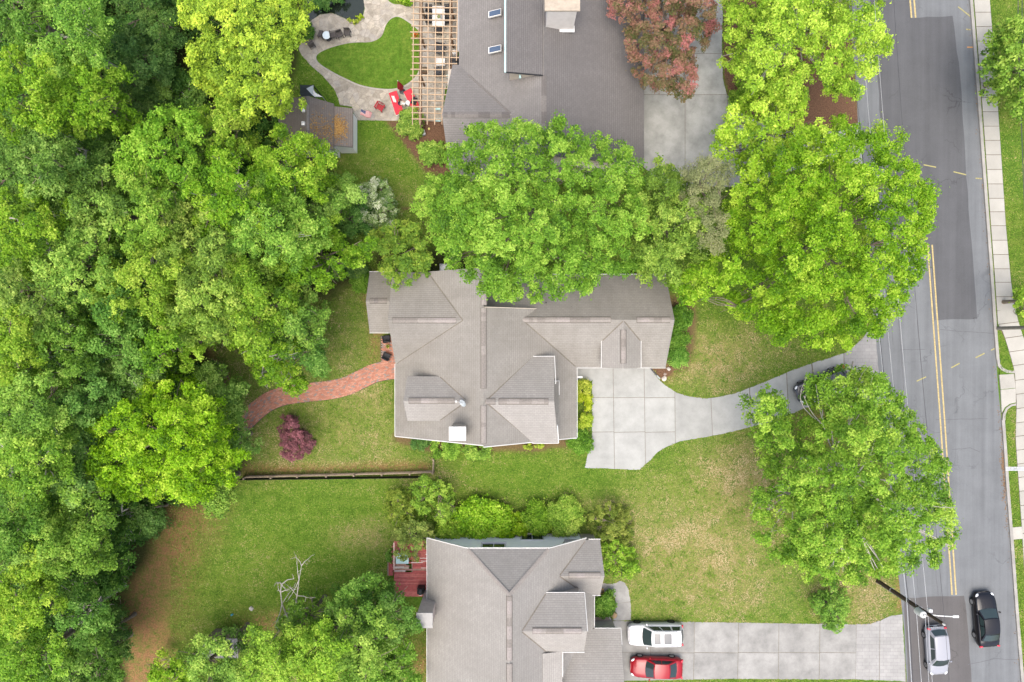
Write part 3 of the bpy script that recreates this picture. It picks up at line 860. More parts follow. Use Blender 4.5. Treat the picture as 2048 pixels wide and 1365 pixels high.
def caps(parent, a, b, drop=0.09, w=0.36, step=0.31, mats=CAP, rise=0.035, seed=0):
    a, b = Vector(a), Vector(b)
    d = (b - a); L = d.length; d.normalize()
    sx = d.cross(Vector((0, 0, 1))).normalized()
    n = max(2, int(L / step)); rr = random.Random(seed + int(L * 100))
    if mats[0] in CAP and w > .31:
        ww = w + .13; V = []
        for t in (a - d * .03, b + d * .04):
            for hh in (rise - .016, rise - .05):
                V += [t - sx * (ww / 2) + Vector((0, 0, hh - drop * ww / w)), t + Vector((0, 0, hh)), t + sx * (ww / 2) + Vector((0, 0, hh - drop * ww / w))]
        mk('ridge_vent', V, [(0, 1, 7, 6), (1, 2, 8, 7), (3, 9, 10, 4), (4, 10, 11, 5), (0, 6, 9, 3), (2, 5, 11, 8), (0, 3, 4, 1), (1, 4, 5, 2), (6, 7, 10, 9), (7, 8, 11, 10)], VENT, parent)
    run = 0; m = mats[0]
    for i in range(n):
        if run <= 0: m = rr.choice(mats); run = rr.randint(1, 3)
        run -= 1
        p, q = a + d * (L * i / n), a + d * (L * (i + 1) / n + 0.03)
        lift = 0.014
        V = []
        for t, hh in ((p, rise + lift), (q, rise)):
            V += [t - sx * (w / 2) + Vector((0, 0, hh - drop)), t + Vector((0, 0, hh)), t + sx * (w / 2) + Vector((0, 0, hh - drop))]
            V += [t - sx * (w / 2) + Vector((0, 0, hh - drop - .03)), t + sx * (w / 2) + Vector((0, 0, hh - drop - .03))]
        Fc = [(0, 1, 6, 5), (1, 2, 7, 6), (0, 5, 8, 3), (2, 4, 9, 7), (0, 3, 4, 2, 1), (5, 6, 7, 9, 8), (3, 8, 9, 4)]
        mk('ridge_cap', V, Fc, m, parent)

def gutter(house, a, b, w=0.055):
    a, b = Vector(a), Vector(b)
    return mk('gutter', *beam(a - Vector((0, 0, 0.05)), b - Vector((0, 0, 0.05)), w, 0.10), plain('gutter_white', (0.50, 0.50, 0.485), 0.5, 0.15, 3) if 'gutter_white' not in bpy.data.materials else bpy.data.materials['gutter_white'], house)

def wall_prism(house, axis, lo, hi, c0, z0, cr, zr, c1, z1, mat, name='wall'):
    """House body: pentagon section swept along an axis."""
    sec = [(c0, -0.1), (c0, z0), (cr, zr), (c1, z1), (c1, -0.1)]
    V = []
    for t in (lo, hi):
        for c, z in sec: V.append((t, c, z) if axis == 'x' else (c, t, z))
    Fc = [(0, 1, 2, 3, 4), (9, 8, 7, 6, 5)] + [(i, i + 5, (i + 1) % 5 + 5, (i + 1) % 5) for i in range(5)]
    return mk(name, V, Fc, mat, house)

def gable(house, axis, cr, zr, r0, r1, c0, z0, e00, e01, c1, z1, e10, e11, mat, wall=None, g0=True, g1=True, rake=None):
    """Two slopes: ridge at cross-coordinate cr from r0 to r1, eaves at c0 and c1."""
    P3 = (lambda t, c, z: (t, c, z)) if axis == 'x' else (lambda t, c, z: (c, t, z))
    s0 = slope(house, [P3(e00, c0, z0), P3(e01, c0, z0), P3(r1, cr, zr), P3(r0, cr, zr)], mat)
    s1 = slope(house, [P3(e10, c1, z1), P3(e11, c1, z1), P3(r1, cr, zr), P3(r0, cr, zr)], mat)
    if wall is not None:
        i0 = 0.35 if c0 < cr else -0.35
        k0 = (zr - z0) / (cr - c0); k1 = (zr - z1) / (cr - c1)
        wall_prism(house, axis, min(r0, r1) + 0.3, max(r0, r1) - 0.3, c0 + i0, z0 + k0 * i0 - 0.2, cr, zr - 0.2, c1 - i0, z1 - k1 * i0 - 0.2, wall)
    return s0, s1

VALLEY = plain('valley_flashing', (0.165, 0.148, 0.124), 0.9, 0.25, 5)
def valley(house, a, b, mat=None):
    a, b = Vector(a), Vector(b)
    up_ = Vector((0, 0, 0.012))
    return mk('valley_flashing', *beam(a + up_, b + up_, 0.11, 0.035), mat or VALLEY, house)

# ---- central house
h = thing('house', 'taupe shingled house with many cross gables in the middle beside the curved driveway', 'house', (0, 0, 0))
RX, RZ = -2.17, 8.0
w_sl = slope(h, [(-9.73, 5.6, 3), (-9.73, -7.93, 3), (RX, -7.93, RZ), (RX, 5.6, RZ)], ROOF_A)
e_sl = slope(h, [(5.385, -8.05, 3), (5.385, 2.55, 3), (RX, 2.55, RZ), (RX, -8.05, RZ)], ROOF_A)
wall_prism(h, 'y', -7.5, 2.35, -9.3, 3.0, RX, RZ - .2, 5.0, 3.0, BEIGE)
mk('gable_wall', [(x, y, z) for y in (2.35, 5.25) for x, z in ((-9.3, -.1), (-9.3, 3.0), (RX, RZ - .2), (RX, -.1))], [(0, 1, 2, 3), (7, 6, 5, 4), (0, 4, 5, 1), (1, 5, 6, 2), (2, 6, 7, 3), (3, 7, 4, 0)], BEIGE, h)
caps(w_sl, (RX, -7.8, RZ), (RX, -4.95, RZ), seed=1, mats=[CAP[2], CAP[0]])
caps(w_sl, (RX, -3.6, RZ), (RX, 2.5, RZ), seed=2)
caps(w_sl, (RX + .02, 2.75, RZ), (RX + .02, 5.5, RZ), seed=3)
gutter(h, (-9.78, -1.9, 3), (-9.78, -7.95, 3)); gutter(h, (5.44, -8.05, 3), (5.44, -2.3, 3))
mk('rake_board', *beam((-9.73, -7.97, 2.93), (RX, -7.97, 7.93), 0.06, 0.14), WHITE, h)
mk('rake_board', *beam((5.385, -8.09, 2.93), (RX, -8.09, 7.93), 0.06, 0.14), WHITE, h)
mk('rake_board', *beam((RX, 2.59, 7.93), (2.6, 2.59, 4.8), 0.06, 0.12), BEIGE, h)
# west wing, low porch wing, garage wing
s0, s1 = gable(h, 'x', 1.614, 6.9, -9.65, -2.5, -1.95, 3.0, -9.72, -2.4, 5.55, 4.95, -9.65, -2.5, ROOF_A, BEIGE)
caps(s0, (-9.3, 1.614, 6.9), (-4.4, 1.614, 6.9), seed=4)
s0, s1 = gable(h, 'x', 3.28, 4.3, -11.93, -9.5, 0.73, 2.8, -11.93, -9.5, 5.76, 2.8, -11.93, -9.5, ROOF_A, BEIGE)
caps(s0, (-11.6, 3.28, 4.3), (-10.25, 3.28, 4.3), seed=5, mats=[CAP[2], CAPD[1]])
gutter(h, (-11.95, 0.68, 2.8), (-9.7, 0.68, 2.8)); gutter(h, (-11.95, 5.81, 2.8), (-9.7, 5.81, 2.8))
s0, s1 = gable(h, 'x', 1.68, 6.0, RX - .3, 12.86, -2.19, 3.0, RX - .3, 12.82, 5.53, 3.0, RX - .3, 12.82, ROOF_A, BEIGE)
caps(s0, (.7, 1.68, 6.0), (7.8, 1.68, 6.0), seed=6); caps(s0, (9.9, 1.68, 6.0), (12.5, 1.68, 6.0), seed=7)
gutter(h, (5.4, -2.25, 3), (7.25, -2.25, 3)); gutter(h, (10.45, -2.25, 3), (12.85, -2.25, 3)); gutter(h, (-2, 5.58, 3), (12.85, 5.58, 3))
gutter(h, (7.3, -2.25, 3.0), (8.5, -2.25, 3.0))
# garage dormer
s0, s1 = gable(h, 'y', 8.84, 5.93, -2.18, 1.55, 7.29, 4.7, -2.18, 1.2, 10.41, 4.7, -2.18, 1.2, ROOF_B, BEIGE)
caps(s0, (8.84, -1.75, 5.93), (8.84, 0.85, 5.93), seed=8)
gutter(h, (7.24, -2.2, 4.7), (7.24, 0.15, 4.7)); gutter(h, (10.46, -2.2, 4.7), (10.46, 0.15, 4.7))
# tall front cross gable and its bay roof
s0, s1 = gable(h, 'x', -4.62, 7.92, -2.3, 3.22, -8.12, 5.45, -2.3, 3.68, -1.27, 5.45, -2.3, 3.36, ROOF_B, BEIGE)
caps(s0, (-1.0, -4.62, 7.92), (2.75, -4.62, 7.92), seed=9); caps(s0, (-2.0, -4.62, 7.95), (-1.3, -4.62, 7.93), seed=10, mats=[CAP[2]])
slope(h, [(3.36, -5.9, 5.1), (3.36, -3.3, 5.1), (3.10, -3.3, 5.45), (3.10, -5.9, 5.45)], ROOF_A)
slope(h, [(3.80, -5.85, 4.35), (3.80, -3.3, 4.35), (3.25, -3.3, 5.0), (3.25, -5.85, 5.0)], ROOF_A)
gutter(h, (1.2, -1.22, 5.45), (3.40, -1.22, 5.45)); mk('rake_board', *beam((3.40, -1.22, 5.43), (3.40, -3.3, 6.9), 0.06, 0.14), WHITE, h)
gutter(h, (3.3, -3.25, 4.9), (3.85, -3.25, 4.4)); gutter(h, (3.85, -3.3, 4.35), (3.85, -4.4, 4.35))
mk('rake_board', *beam((3.72, -8.12, 5.43), (3.56, -6.6, 6.5), 0.06, 0.14), WHITE, h); gutter(h, (1.6, -8.17, 5.45), (3.7, -8.17, 5.45)); gutter(h, (3.7, -8.12, 3.05), (5.4, -8.12, 3.05))
# rear dormer
s0, s1 = gable(h, 'x', -4.64, 7.1, -8.42, -3.3, -6.36, 5.6, -8.33, -5.4, -2.81, 5.6, -8.33, -5.4, ROOF_B, BEIGE)
caps(s0, (-8.0, -4.64, 7.1), (-4.5, -4.64, 7.1), seed=11)
for a, b in (((-9.6, -1.85, 3.09), (-3.82, 1.614, 6.9)), ((-6.75, 5.5, 4.98), (-3.82, 1.614, 6.9)), ((5.3, -2.12, 3.05), (.83, 1.66, 6.0)), ((1.5, -1.33, 5.52), (-1.95, -4.55, 7.86)),
             ((1.5, -8.0, 5.52), (-1.95, -4.70, 7.86)), ((-5.7, -2.86, 5.65), (-3.6, -4.55, 7.04)), ((-5.7, -6.30, 5.65), (-3.6, -4.73, 7.04)), ((7.34, .05, 4.74), (8.78, 1.55, 5.9)), ((10.36, .05, 4.74), (8.90, 1.55, 5.9))):
    valley(h, a, b)
# chimney with white cap
ch = mk('chimney', *box((-4.08, -6.9, 7.2), (1.05, 0.9, 3.2)), BEIGE, h)
mk('chimney_cap', *box((-4.08, -6.93, 8.86), (1.28, 1.05, 0.16)), WHITE, ch, bevel=0.02)
mk('flue_cover', *box((-4.08, -6.93, 8.99), (0.98, 0.78, 0.06)), plain('white_metal', (0.70, 0.70, 0.70), 0.4, 0.04, 3), ch, bevel=0.015)
for q in ((1143, 615), (1092, 606)):
    p = P(*q, 5.1)
    pv = mk('plumbing_vent', *lathe((p.x, p.y, 4.75), [(0.13, 0), (0.13, .03), (0.06, .08), (0.06, .42), (0.045, .42), (.045, .36)], 10), DARKM, h)
dish = thing('satellite_dish', 'pale grey satellite dish on its mast on the central roof ridge', 'satellite dish', (-3.9, -4.75, 7.0))
g = Geo(); V, Fc = lathe((0, 0, 0), [(0.02, 0.0), (0.12, 0.010), (0.22, 0.04), (0.30, 0.085), (0.305, 0.095), (0.22, 0.052), (0.12, 0.022)], 18)
Mx = Matrix.Rotation(R(-38), 4, 'Y') @ Matrix.Rotation(R(25), 4, 'X')
c0 = Vector((-3.72, -4.72, 7.75))
mk('reflector', [Mx @ Vector(v) + c0 for v in V], Fc, plain('dish_grey', (0.34, 0.38, 0.40), 0.5, 0.06, 3), dish)
mk('mast', *tube([(-3.78, -4.76, 6.8), (-3.76, -4.74, 7.6), c0], 0.03), GREYM, dish)
mk('feed_arm', *tube([c0 + Vector((.0, -.05, -.05)), c0 + Vector((-.5, .12, .32))], 0.02), GREYM, dish)
mk('receiver', *box(c0 + Vector((-.53, .13, .35)), (0.12, 0.10, 0.12)), GREYM, dish)
# garage corner light, side downpipe
mk('porch_lamp', *box((5.75, -3.05, 2.3), (0.42, 0.14, 0.16)), WHITE, h)
ac = thing('air_conditioner', 'pale round-topped air conditioning unit behind the central house', 'air conditioner', P(889, 537, 0))
p = P(889, 538, 0.8)
mk('cabinet', *box((p.x, p.y, 0.4), (0.9, 0.9, 0.8)), plain('cabinet_grey', (0.36, 0.36, 0.34), 0.5, 0.1, 4), ac, bevel=0.04)
mk('fan_grille', *lathe((p.x, p.y, 0.8), [(0.40, 0), (0.40, 0.05), (0.34, 0.05), (0.32, 0.02), (0.08, 0.02), (0.08, 0.05)], 18), GREYM, ac)

# ---- south house
h = thing('house', 'grey-taupe house with half-hipped roof and white north wall at the bottom edge', 'house', P(1000, 1250, 0))
YN = -16.47
mains = slope(h, [(-7.06, YN, 3), (-7.06, -34, 3), (-.2, -34, 8.5), (-.2, -19.15, 8.5), (-3.6, YN, 5.76)], ROOF_B)
slope(h, [(-3.6, YN, 5.76), (2.98, YN, 5.76), (-.2, -19.15, 8.5)], ROOF_B)
slope(h, [(6.18, -34, 3), (6.18, YN, 3), (2.98, YN, 5.76), (-.2, -19.15, 8.5), (-.2, -34, 8.5)], ROOF_B)
# body: north wall with its clipped gable
yw = -16.92
g = Geo().add([(-6.7, yw, -.1), (-6.7, yw, 3.1), (-3.7, yw, 5.5), (3.0, yw, 5.5), (5.85, yw, 3.1), (5.85, yw, -.1), (-6.7, -33.5, -.1), (-6.7, -33.5, 3.1), (-3.7, -33.5, 5.5), (3.0, -33.5, 5.5), (5.85, -33.5, 3.1), (5.85, -33.5, -.1)],
              [(0, 1, 2, 3, 4, 5), (11, 10, 9, 8, 7, 6)] + [(i, i + 6, (i + 1) % 6 + 6, (i + 1) % 6) for i in range(6)])
body = g.build('wall', SIDING, h)
for k in range(27):
    z = 0.25 + k * 0.2
    if z > 5.3: break
    xl = -6.72 if z < 3.1 else -6.7 + (z - 3.1) * 1.235; xr = 5.87 if z < 3.1 else 5.85 - (z - 3.1) * 1.18
    mk('siding_board', *box(((xl + xr) / 2, yw + 0.012, z), (xr - xl, 0.022, 0.185)), SIDING, body)
def window(house, x0, x1, z0, z1, y, panes=2):
    w = mk('window', *box(((x0 + x1) / 2, y + 0.03, (z0 + z1) / 2), (x1 - x0 + .16, 0.08, z1 - z0 + .16)), WHITE, house)
    pw = (x1 - x0) / panes
    for k in range(panes):
        mk('pane', *box((x0 + pw * (k + .5), y + 0.075, (z0 + z1) / 2), (pw - .08, 0.03, z1 - z0 - .06)), GLASS, w)
    mk('sill', *box(((x0 + x1) / 2, y + 0.11, z0 - .12), (x1 - x0 + .26, 0.16, 0.06)), WHITE, w)
window(h, .8, 2.66, .65, 2.05, yw + .012); window(h, -2.45, -.58, 3.3, 4.75, yw + .012)
for a, b in (((-7.06, YN + .03, 2.95), (-3.6, YN + .03, 5.71)), ((6.18, YN + .03, 2.95), (2.98, YN + .03, 5.71)), ((-3.6, YN + .03, 5.71), (2.98, YN + .03, 5.71))):
    mk('rake_board', *beam(a, b, 0.06, 0.15), WHITE, h)
gutter(h, (-7.11, YN, 3), (-7.11, -33, 3))
caps(mains, (-.2, -24.1, 8.5), (-.2, -19.3, 8.5), mats=CAP, seed=20); caps(mains, (-3.55, YN - .05, 5.76), (-.25, -19.12, 8.5), drop=.05, w=.3, mats=[CAP[0]], seed=21); caps(mains, (2.93, YN - .05, 5.76), (-.15, -19.12, 8.5), drop=.05, w=.3, mats=[CAP[0]], seed=22)
caps(mains, (-.2, -33, 8.5), (-.2, -24.4, 8.5), mats=CAP, seed=23)
s0, s1 = gable(h, 'x', -18.9, 5.05, 3.0, 7.45, -21.2, 3.0, 4.4, 7.35, -16.6, 3.0, 4.4, 7.35, ROOF_B, BEIGE)
caps(s0, (4.6, -18.9, 5.05), (7.1, -18.9, 5.05), seed=24)
gutter(h, (6.6, -21.25, 3), (7.4, -21.25, 3)); gutter(h, (6.4, -16.55, 3), (7.4, -16.55, 3))
s0, s1 = gable(h, 'x', -22.25, 7.7, .4, 5.75, -24.58, 6.0, 2.2, 5.7, -19.95, 6.0, 2.2, 5.7, ROOF_B, BEIGE)
caps(s0, (1.6, -22.25, 7.7), (5.3, -22.25, 7.7), seed=25)
gutter(h, (2.7, -19.9, 6), (5.75, -19.9, 6)); gutter(h, (4.0, -24.63, 6), (5.75, -24.63, 6)); mk('rake_board', *beam((5.75, -19.95, 5.95), (5.80, -22.25, 7.65), 0.05, 0.14), WHITE, h)
slope(h, [(6.85, -24.2, 2.9), (6.85, -20.4, 2.9), (5.3, -20.4, 3.9), (5.3, -24.2, 3.9)], ROOF_A)
gutter(h, (6.9, -24.2, 2.9), (6.9, -21.2, 2.9))
gsl = slope(h, [(9.05, -24.03, 3.0), (3.6, -24.03, 3.0), (3.6, -31, 6.9), (9.05, -31, 6.9)], ROOF_B)
gutter(h, (6.9, -23.98, 3), (9.1, -23.98, 3)); gutter(h, (9.1, -24.0, 3.0), (9.1, -25.1, 3.6))
gutter(h, (4.02, -24.6, 5.95), (4.02, -26.6, 5.95))
mk('garage_wall', *box((6.3, -28.0, 1.4), (5.0, 7.2, 2.8)), BEIGE, h)
slope(h, [(4.0, -33, 5.9), (4.0, -24.6, 5.9), (2.4, -24.6, 6.3), (2.4, -33, 6.3)], ROOF_B)
for a, b in (((6.1, -21.1, 3.07), (3.85, -18.95, 5.02)), ((6.1, -16.7, 3.07), (3.85, -18.85, 5.02)), ((2.65, -20.0, 6.05), (.78, -22.2, 7.66)), ((2.65, -24.5, 6.05), (.78, -22.3, 7.66))):
    valley(h, a, b)
chm = mk('chimney', *box((-6.92, -22.1, 2.9), (1.18, 1.1, 6.0)), plain('chimney_stucco', (0.52, 0.455, 0.41), 0.9, 0.15, 3), h)
mk('chimney_cap', *box((-6.92, -22.1, 5.95), (1.3, 1.22, 0.16)), plain('pale_cap', (0.30, 0.295, 0.285), 0.7, 0.1, 3), chm, bevel=0.02)

# ---- north house
h = thing('house', 'grey house with clerestory roof, skylights and patina gutters at the top edge', 'house', P(1080, 120, 0))
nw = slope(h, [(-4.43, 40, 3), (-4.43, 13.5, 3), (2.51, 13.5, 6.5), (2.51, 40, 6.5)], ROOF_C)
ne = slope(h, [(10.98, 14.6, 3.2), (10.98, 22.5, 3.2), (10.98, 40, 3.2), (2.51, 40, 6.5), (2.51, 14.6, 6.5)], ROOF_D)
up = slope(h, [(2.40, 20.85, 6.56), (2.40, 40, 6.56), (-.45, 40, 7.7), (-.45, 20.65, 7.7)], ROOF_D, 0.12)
mk('clerestory_wall', *prism([(-.2, 20.95), (2.3, 20.95), (2.3, 40), (-.2, 40)], 4.0, 6.4), BEIGE, h)
mk('gutter', *beam((-.52, 20.6, 7.62), (-.52, 40, 7.62), 0.13, 0.12), COPPER, h)
mk('rake_board', *beam((-.45, 20.6, 7.62), (2.4, 20.8, 6.5), 0.05, 0.12), DARKM, h)
wall_prism(h, 'y', 14.0, 39.5, -4.1, 2.9, 2.51, 6.2, 10.6, 3.0, BEIGE)
caps(nw, (2.51, 13.6, 6.5), (2.51, 20.8, 6.5), mats=CAPD, w=.4, seed=30)
s0, s1 = gable(h, 'x', 18.16, 5.25, -5.62, 1.0, 14.3, 3.0, -5.2, 1.0, 23.07, 3.0, -4.97, 1.0, ROOF_C, BEIGE)
caps(s0, (-5.5, 18.16, 5.25), (-.2, 18.16, 5.25), mats=CAPD, w=.45, seed=31)
caps(s1, (-.15, 18.3, 5.22), (-3.6, 22.0, 3.55), drop=.02, w=.12, mats=[CAPD[1]], seed=32)
BLUEG = m_glass('skylight_glass', (0.05, 0.075, 0.12), 0.2)
for py in (27.5, 99.5):
    p = P(990, py, 4.95)
    tilt = Matrix.Rotation(-math.atan2(3.5, 6.94), 3, 'Y')
    f = mk('skylight', *box((p.x, p.y, 4.97), (1.15, 0.52, 0.14), 0, tilt), WHITE, h)
    mk('pane', *box((p.x, p.y, 5.04), (1.02, 0.40, 0.08), 0, tilt), BLUEG, f)
chm = mk('chimney', *box((3.75, 25.1, 7.2), (2.2, 0.9, 3.6)), plain('chimney_white', (0.66, 0.63, 0.60), 0.8, 0.1, 2), h)
mk('chimney_cap', *box((3.75, 25.25, 9.08), (2.65, 1.3, 0.18)), plain('tan_cap', (0.36, 0.31, 0.245), 0.9, 0.2, 3), chm, bevel=0.02)
mk('cricket', *box((3.75, 24.7, 5.95), (2.4, 0.5, 0.12)), WHITE, chm)
mk('downspout', *box(P(1040, 150, 6.2), (0.17, 0.55, 0.14)), COPPER, h)
for q in ((876, 218), (876, 241), (898, 153)): mk('downspout', *box(P(*q, 2.6), (0.42, 0.2, 0.16)), COPPER, h)
mk('gutter', *beam((-4.49, 24.2, 2.95), (-4.49, 40, 2.95), 0.12, 0.1), plain('gutter_grey', (0.24, 0.24, 0.235), 0.5, 0.1, 3), h)

# ---- garden building with side lean-to
h = thing('garden_building', 'small brown-roofed white garden building with three roof vents beside the patio', 'shed', P(640, 250, 0))
sw = slope(h, [(-19.45, 20.05, 3.15), (-19.45, 15.9, 3.15), (-16.5, 15.9, 5.0), (-16.5, 19.75, 5.0)], ROOF_E)
se = slope(h, [(-14.86, 15.9, 3.05), (-14.86, 19.8, 3.05), (-16.5, 19.75, 5.0), (-16.5, 15.9, 5.0)], ROOF_E)
lt = slope(h, [(-13.42, 16.35, 2.45), (-13.42, 19.62, 2.45), (-14.9, 19.62, 2.95), (-14.9, 16.35, 2.95)], ROOF_E)
wall_prism(h, 'y', 16.1, 19.55, -19.1, 3.1, -16.5, 4.8, -15.1, 3.1, SIDING)
mk('side_wall', *prism([(-15.0, 16.5), (-13.6, 16.5), (-13.6, 19.5), (-15.0, 19.5)], -.1, 2.35), SIDING, h)
caps(sw, (-16.5, 16.0, 5.0), (-16.5, 19.7, 5.0), mats=CAPD, w=.3, seed=40)
for py in (220.5, 247.5, 275):
    p = P(606.5, py, 5.0)
    v = mk('roof_vent', *box((p.x, p.y, 4.92), (0.28, 0.32, 0.30)), WHITE, h, bevel=0.02)
# fallen leaves on its roof
rr = np.random.default_rng(4)
V, Fc, tn = [], [], []
n = Vector((0.32, 0, 0.95)).normalized()
for _ in range(1500):
    if rr.random() < .78:
        u, v = rr.beta(1.3, 2.0), np.clip(rr.normal(.48, .17), .05, .95)
        x = -14.86 + u * 1.2; yv = 16.4 + v * 3.0
        if rr.random() < u * .75: continue
        z = 2.95 - (x + 14.9) * .338 + .025
    else:
        x = rr.uniform(-16.3, -14.9); yv = rr.normal(17.4, .7)
        if not 16 < yv < 19.5: continue
        z = 5.0 - (x + 16.5) * 1.189 + .03
    a = rr.uniform(0, 6.28); s = rr.uniform(.03, .07)
    d = Vector((math.cos(a), math.sin(a), 0)) * s; e = Vector((-d.y, d.x, 0)) * .6
    k = len(V); c = Vector((x, yv, z + rr.uniform(0, .03)))
    sl = -.338 if x > -14.9 else -1.189
    for q in (-d, e, d, -e): V.append(c + q + Vector((0, 0, q.x * sl)))
    Fc.append((k, k + 1, k + 2, k + 3)); tn.append(rr.random())
LEAFDRY = m_tone('dry_leaves', [(0, (0.16, 0.085, 0.03)), (.5, (0.30, 0.17, 0.05)), (1, (0.42, 0.26, 0.09))], 0.9, 0.1)
props(mk('leaf_litter', V, Fc, LEAFDRY, tone=tn), 'brown fallen leaves drifted on the lean-to roof of the garden building', 'leaves', kind='stuff')
# lantern-shaped cupola stand and awning by the garden building
kp = thing('garden_kiosk', 'small dark pyramid-roofed kiosk with a pale panel beside the garden building', 'kiosk', P(612, 180, 0))
c = P(613, 181, 2.6); ap = Vector((c.x + .12, c.y - .02, 3.05))
cor = [Vector((c.x + dx * .56, c.y + dy * .46, 2.55)) for dx, dy in ((-1, -1), (1, -1), (1, 1), (-1, 1))]
SLATE = plain('dark_slate', (0.03, 0.037, 0.042), 0.4, 0.2, 6); PALE = plain('pale_glazing', (0.42, 0.46, 0.47), 0.3, 0.1, 4)
for i in range(4):
    a, b = cor[i], cor[(i + 1) % 4]
    mk('roof_panel', [a, b, ap, a - Vector((0, 0, .05)), b - Vector((0, 0, .05)), ap - Vector((0, 0, .05))], [(0, 1, 2), (5, 4, 3), (0, 3, 4, 1), (1, 4, 5, 2), (2, 5, 3, 0)], PALE if i == 1 else SLATE, kp)
for a in cor: mk('post', *box((a.x * .97 + c.x * .03, a.y * .97 + c.y * .03, 1.27), (0.08, 0.08, 2.54)), DARKM, kp)
aw = thing('awning', 'white canvas awning stretched between the kiosk and garden building', 'awning', P(632, 188, 0))
q = [P(622, 174, 2.6), P(631, 186, 2.5), P(645, 194, 2.4), P(630, 194, 2.5), P(623, 190, 2.6)]
mk('canvas', q + [v - Vector((0, 0, .03)) for v in q], [(4, 3, 2, 1, 0), (5, 6, 7, 8, 9)] + [(i, (i + 1) % 5, (i + 1) % 5 + 5, i + 5) for i in range(5)], WHITE, aw)
for v in (q[0], q[2]): mk('pole', *tube([(v.x, v.y, 0), (v.x, v.y, v.z - .03)], 0.03), GREYM, aw)
# plank shed roof under the trees, far yard
h = thing('storage_shed', 'low weathered grey shed roof half hidden by leaves in the lower left yard', 'shed', P(440, 1298, 0))
for k in range(12):
    x = P(407 + k * 6.0, 1297, 2.2).x
    mk('roof_plank', *box((x, P(0, 1297, 2.2).y, 2.2 + .01 * (k % 2)), (0.235, 1.75, 0.05), 0, Matrix.Rotation(R(6), 3, 'X')), plain('grey_plank', (0.22, 0.215, 0.21), 0.9, 0.3, 5) if k == 0 else bpy.data.materials['grey_plank'], h)
p = P(440, 1297, 2.2)
mk('wall', *box((p.x, p.y, 1.0), (2.6, 1.5, 2.05)), FENCEW, h)
# ------------------------------------------------------------------ foliage
LEAF = {
    'wispy': m_leaf('leaf_wispy', (0.090, 0.125, 0.040), (0.185, 0.215, 0.085), (0.290, 0.310, 0.145)),
    'bright': m_leaf('leaf_bright', (0.0378, 0.1081, 0.0064), (0.137, 0.2934, 0.014), (0.355, 0.5027, 0.0642)),
    'oak': m_leaf('leaf_oak', (0.0376, 0.1063, 0.0079), (0.1272, 0.2773, 0.0155), (0.3244, 0.4861, 0.0653)),
    'fresh': m_leaf('leaf_fresh', (0.0492, 0.1313, 0.0064), (0.1808, 0.3574, 0.014), (0.4347, 0.5929, 0.0724)),
    'yellow': m_leaf('leaf_yellow', (0.0746, 0.1672, 0.0054), (0.2045, 0.3784, 0.0115), (0.4596, 0.6158, 0.0382)),
    'mid': m_leaf('leaf_mid', (0.0258, 0.0811, 0.0096), (0.0877, 0.2134, 0.02), (0.239, 0.3931, 0.0724)),
    'dark': m_leaf('leaf_dark', (0.0189, 0.0689, 0.0106), (0.0566, 0.1482, 0.02), (0.1425, 0.254, 0.0487)),
    'olive': m_leaf('leaf_olive', (0.0567, 0.1148, 0.0106), (0.1522, 0.2321, 0.028), (0.3096, 0.3598, 0.0731)),
    'maple': m_leaf('leaf_maple', (0.075, 0.090, 0.026), (0.200, 0.122, 0.076), (0.370, 0.140, 0.140)),
    'plum': m_leaf('leaf_plum', (0.085, 0.038, 0.036), (0.180, 0.060, 0.066), (0.285, 0.100, 0.112)),
    'golden': m_leaf('leaf_golden', (0.0583, 0.1442, 0.0119), (0.154, 0.2756, 0.0192), (0.3192, 0.4004, 0.044)),
    'shrub': m_leaf('leaf_shrub', (0.0473, 0.1379, 0.0089), (0.1522, 0.3162, 0.02), (0.3964, 0.5292, 0.0853)),
    'lime': m_leaf('leaf_lime', (0.1041, 0.1839, 0.0089), (0.2719, 0.3853, 0.02), (0.5201, 0.5715, 0.0853)),
    'pale': m_leaf('leaf_pale', (0.070, 0.165, 0.020), (0.240, 0.340, 0.100), (0.620, 0.640, 0.470)),
    'silver': m_leaf('leaf_silver', (0.0663, 0.1471, 0.0267), (0.1849, 0.3063, 0.07), (0.4087, 0.5079, 0.1827)),
}

def leaf_mesh(name, pos, nrm, size, tone, mat, aspect=0.55, rng=RNG):
    n = len(pos)
    t = rng.normal(size=(n, 3)); t -= nrm * (t * nrm).sum(1, keepdims=True)
    t /= np.linalg.norm(t, axis=1, keepdims=True) + 1e-9
    b = np.cross(nrm, t)
    L = (size * rng.uniform(0.65, 1.3, n))[:, None]
    v = np.stack([pos - t * L * 0.45, pos + b * L * aspect * 0.55 + t * L * 0.28 + nrm * L * .08, pos - b * L * aspect * 0.55 + t * L * 0.42], 1).reshape(-1, 3)
    me = bpy.data.meshes.new(name)
    me.vertices.add(3 * n); me.vertices.foreach_set('co', v.astype(np.float32).ravel())
    me.loops.add(3 * n); me.loops.foreach_set('vertex_index', np.arange(3 * n, dtype=np.int32))
    me.polygons.add(n); me.polygons.foreach_set('loop_start', np.arange(0, 3 * n, 3, dtype=np.int32))
    at = me.attributes.new('tone', 'FLOAT', 'FACE'); at.data.foreach_set('value', np.clip(tone, 0, 1).astype(np.float32))
    me.materials.append(mat)
    me.update()
    return me

def unit(n, rng, zmin=-1.0):
    z = rng.uniform(zmin, 1, n); a = rng.uniform(0, 2 * np.pi, n); r = np.sqrt(1 - z * z)
    return np.stack([r * np.cos(a), r * np.sin(a), z], 1)

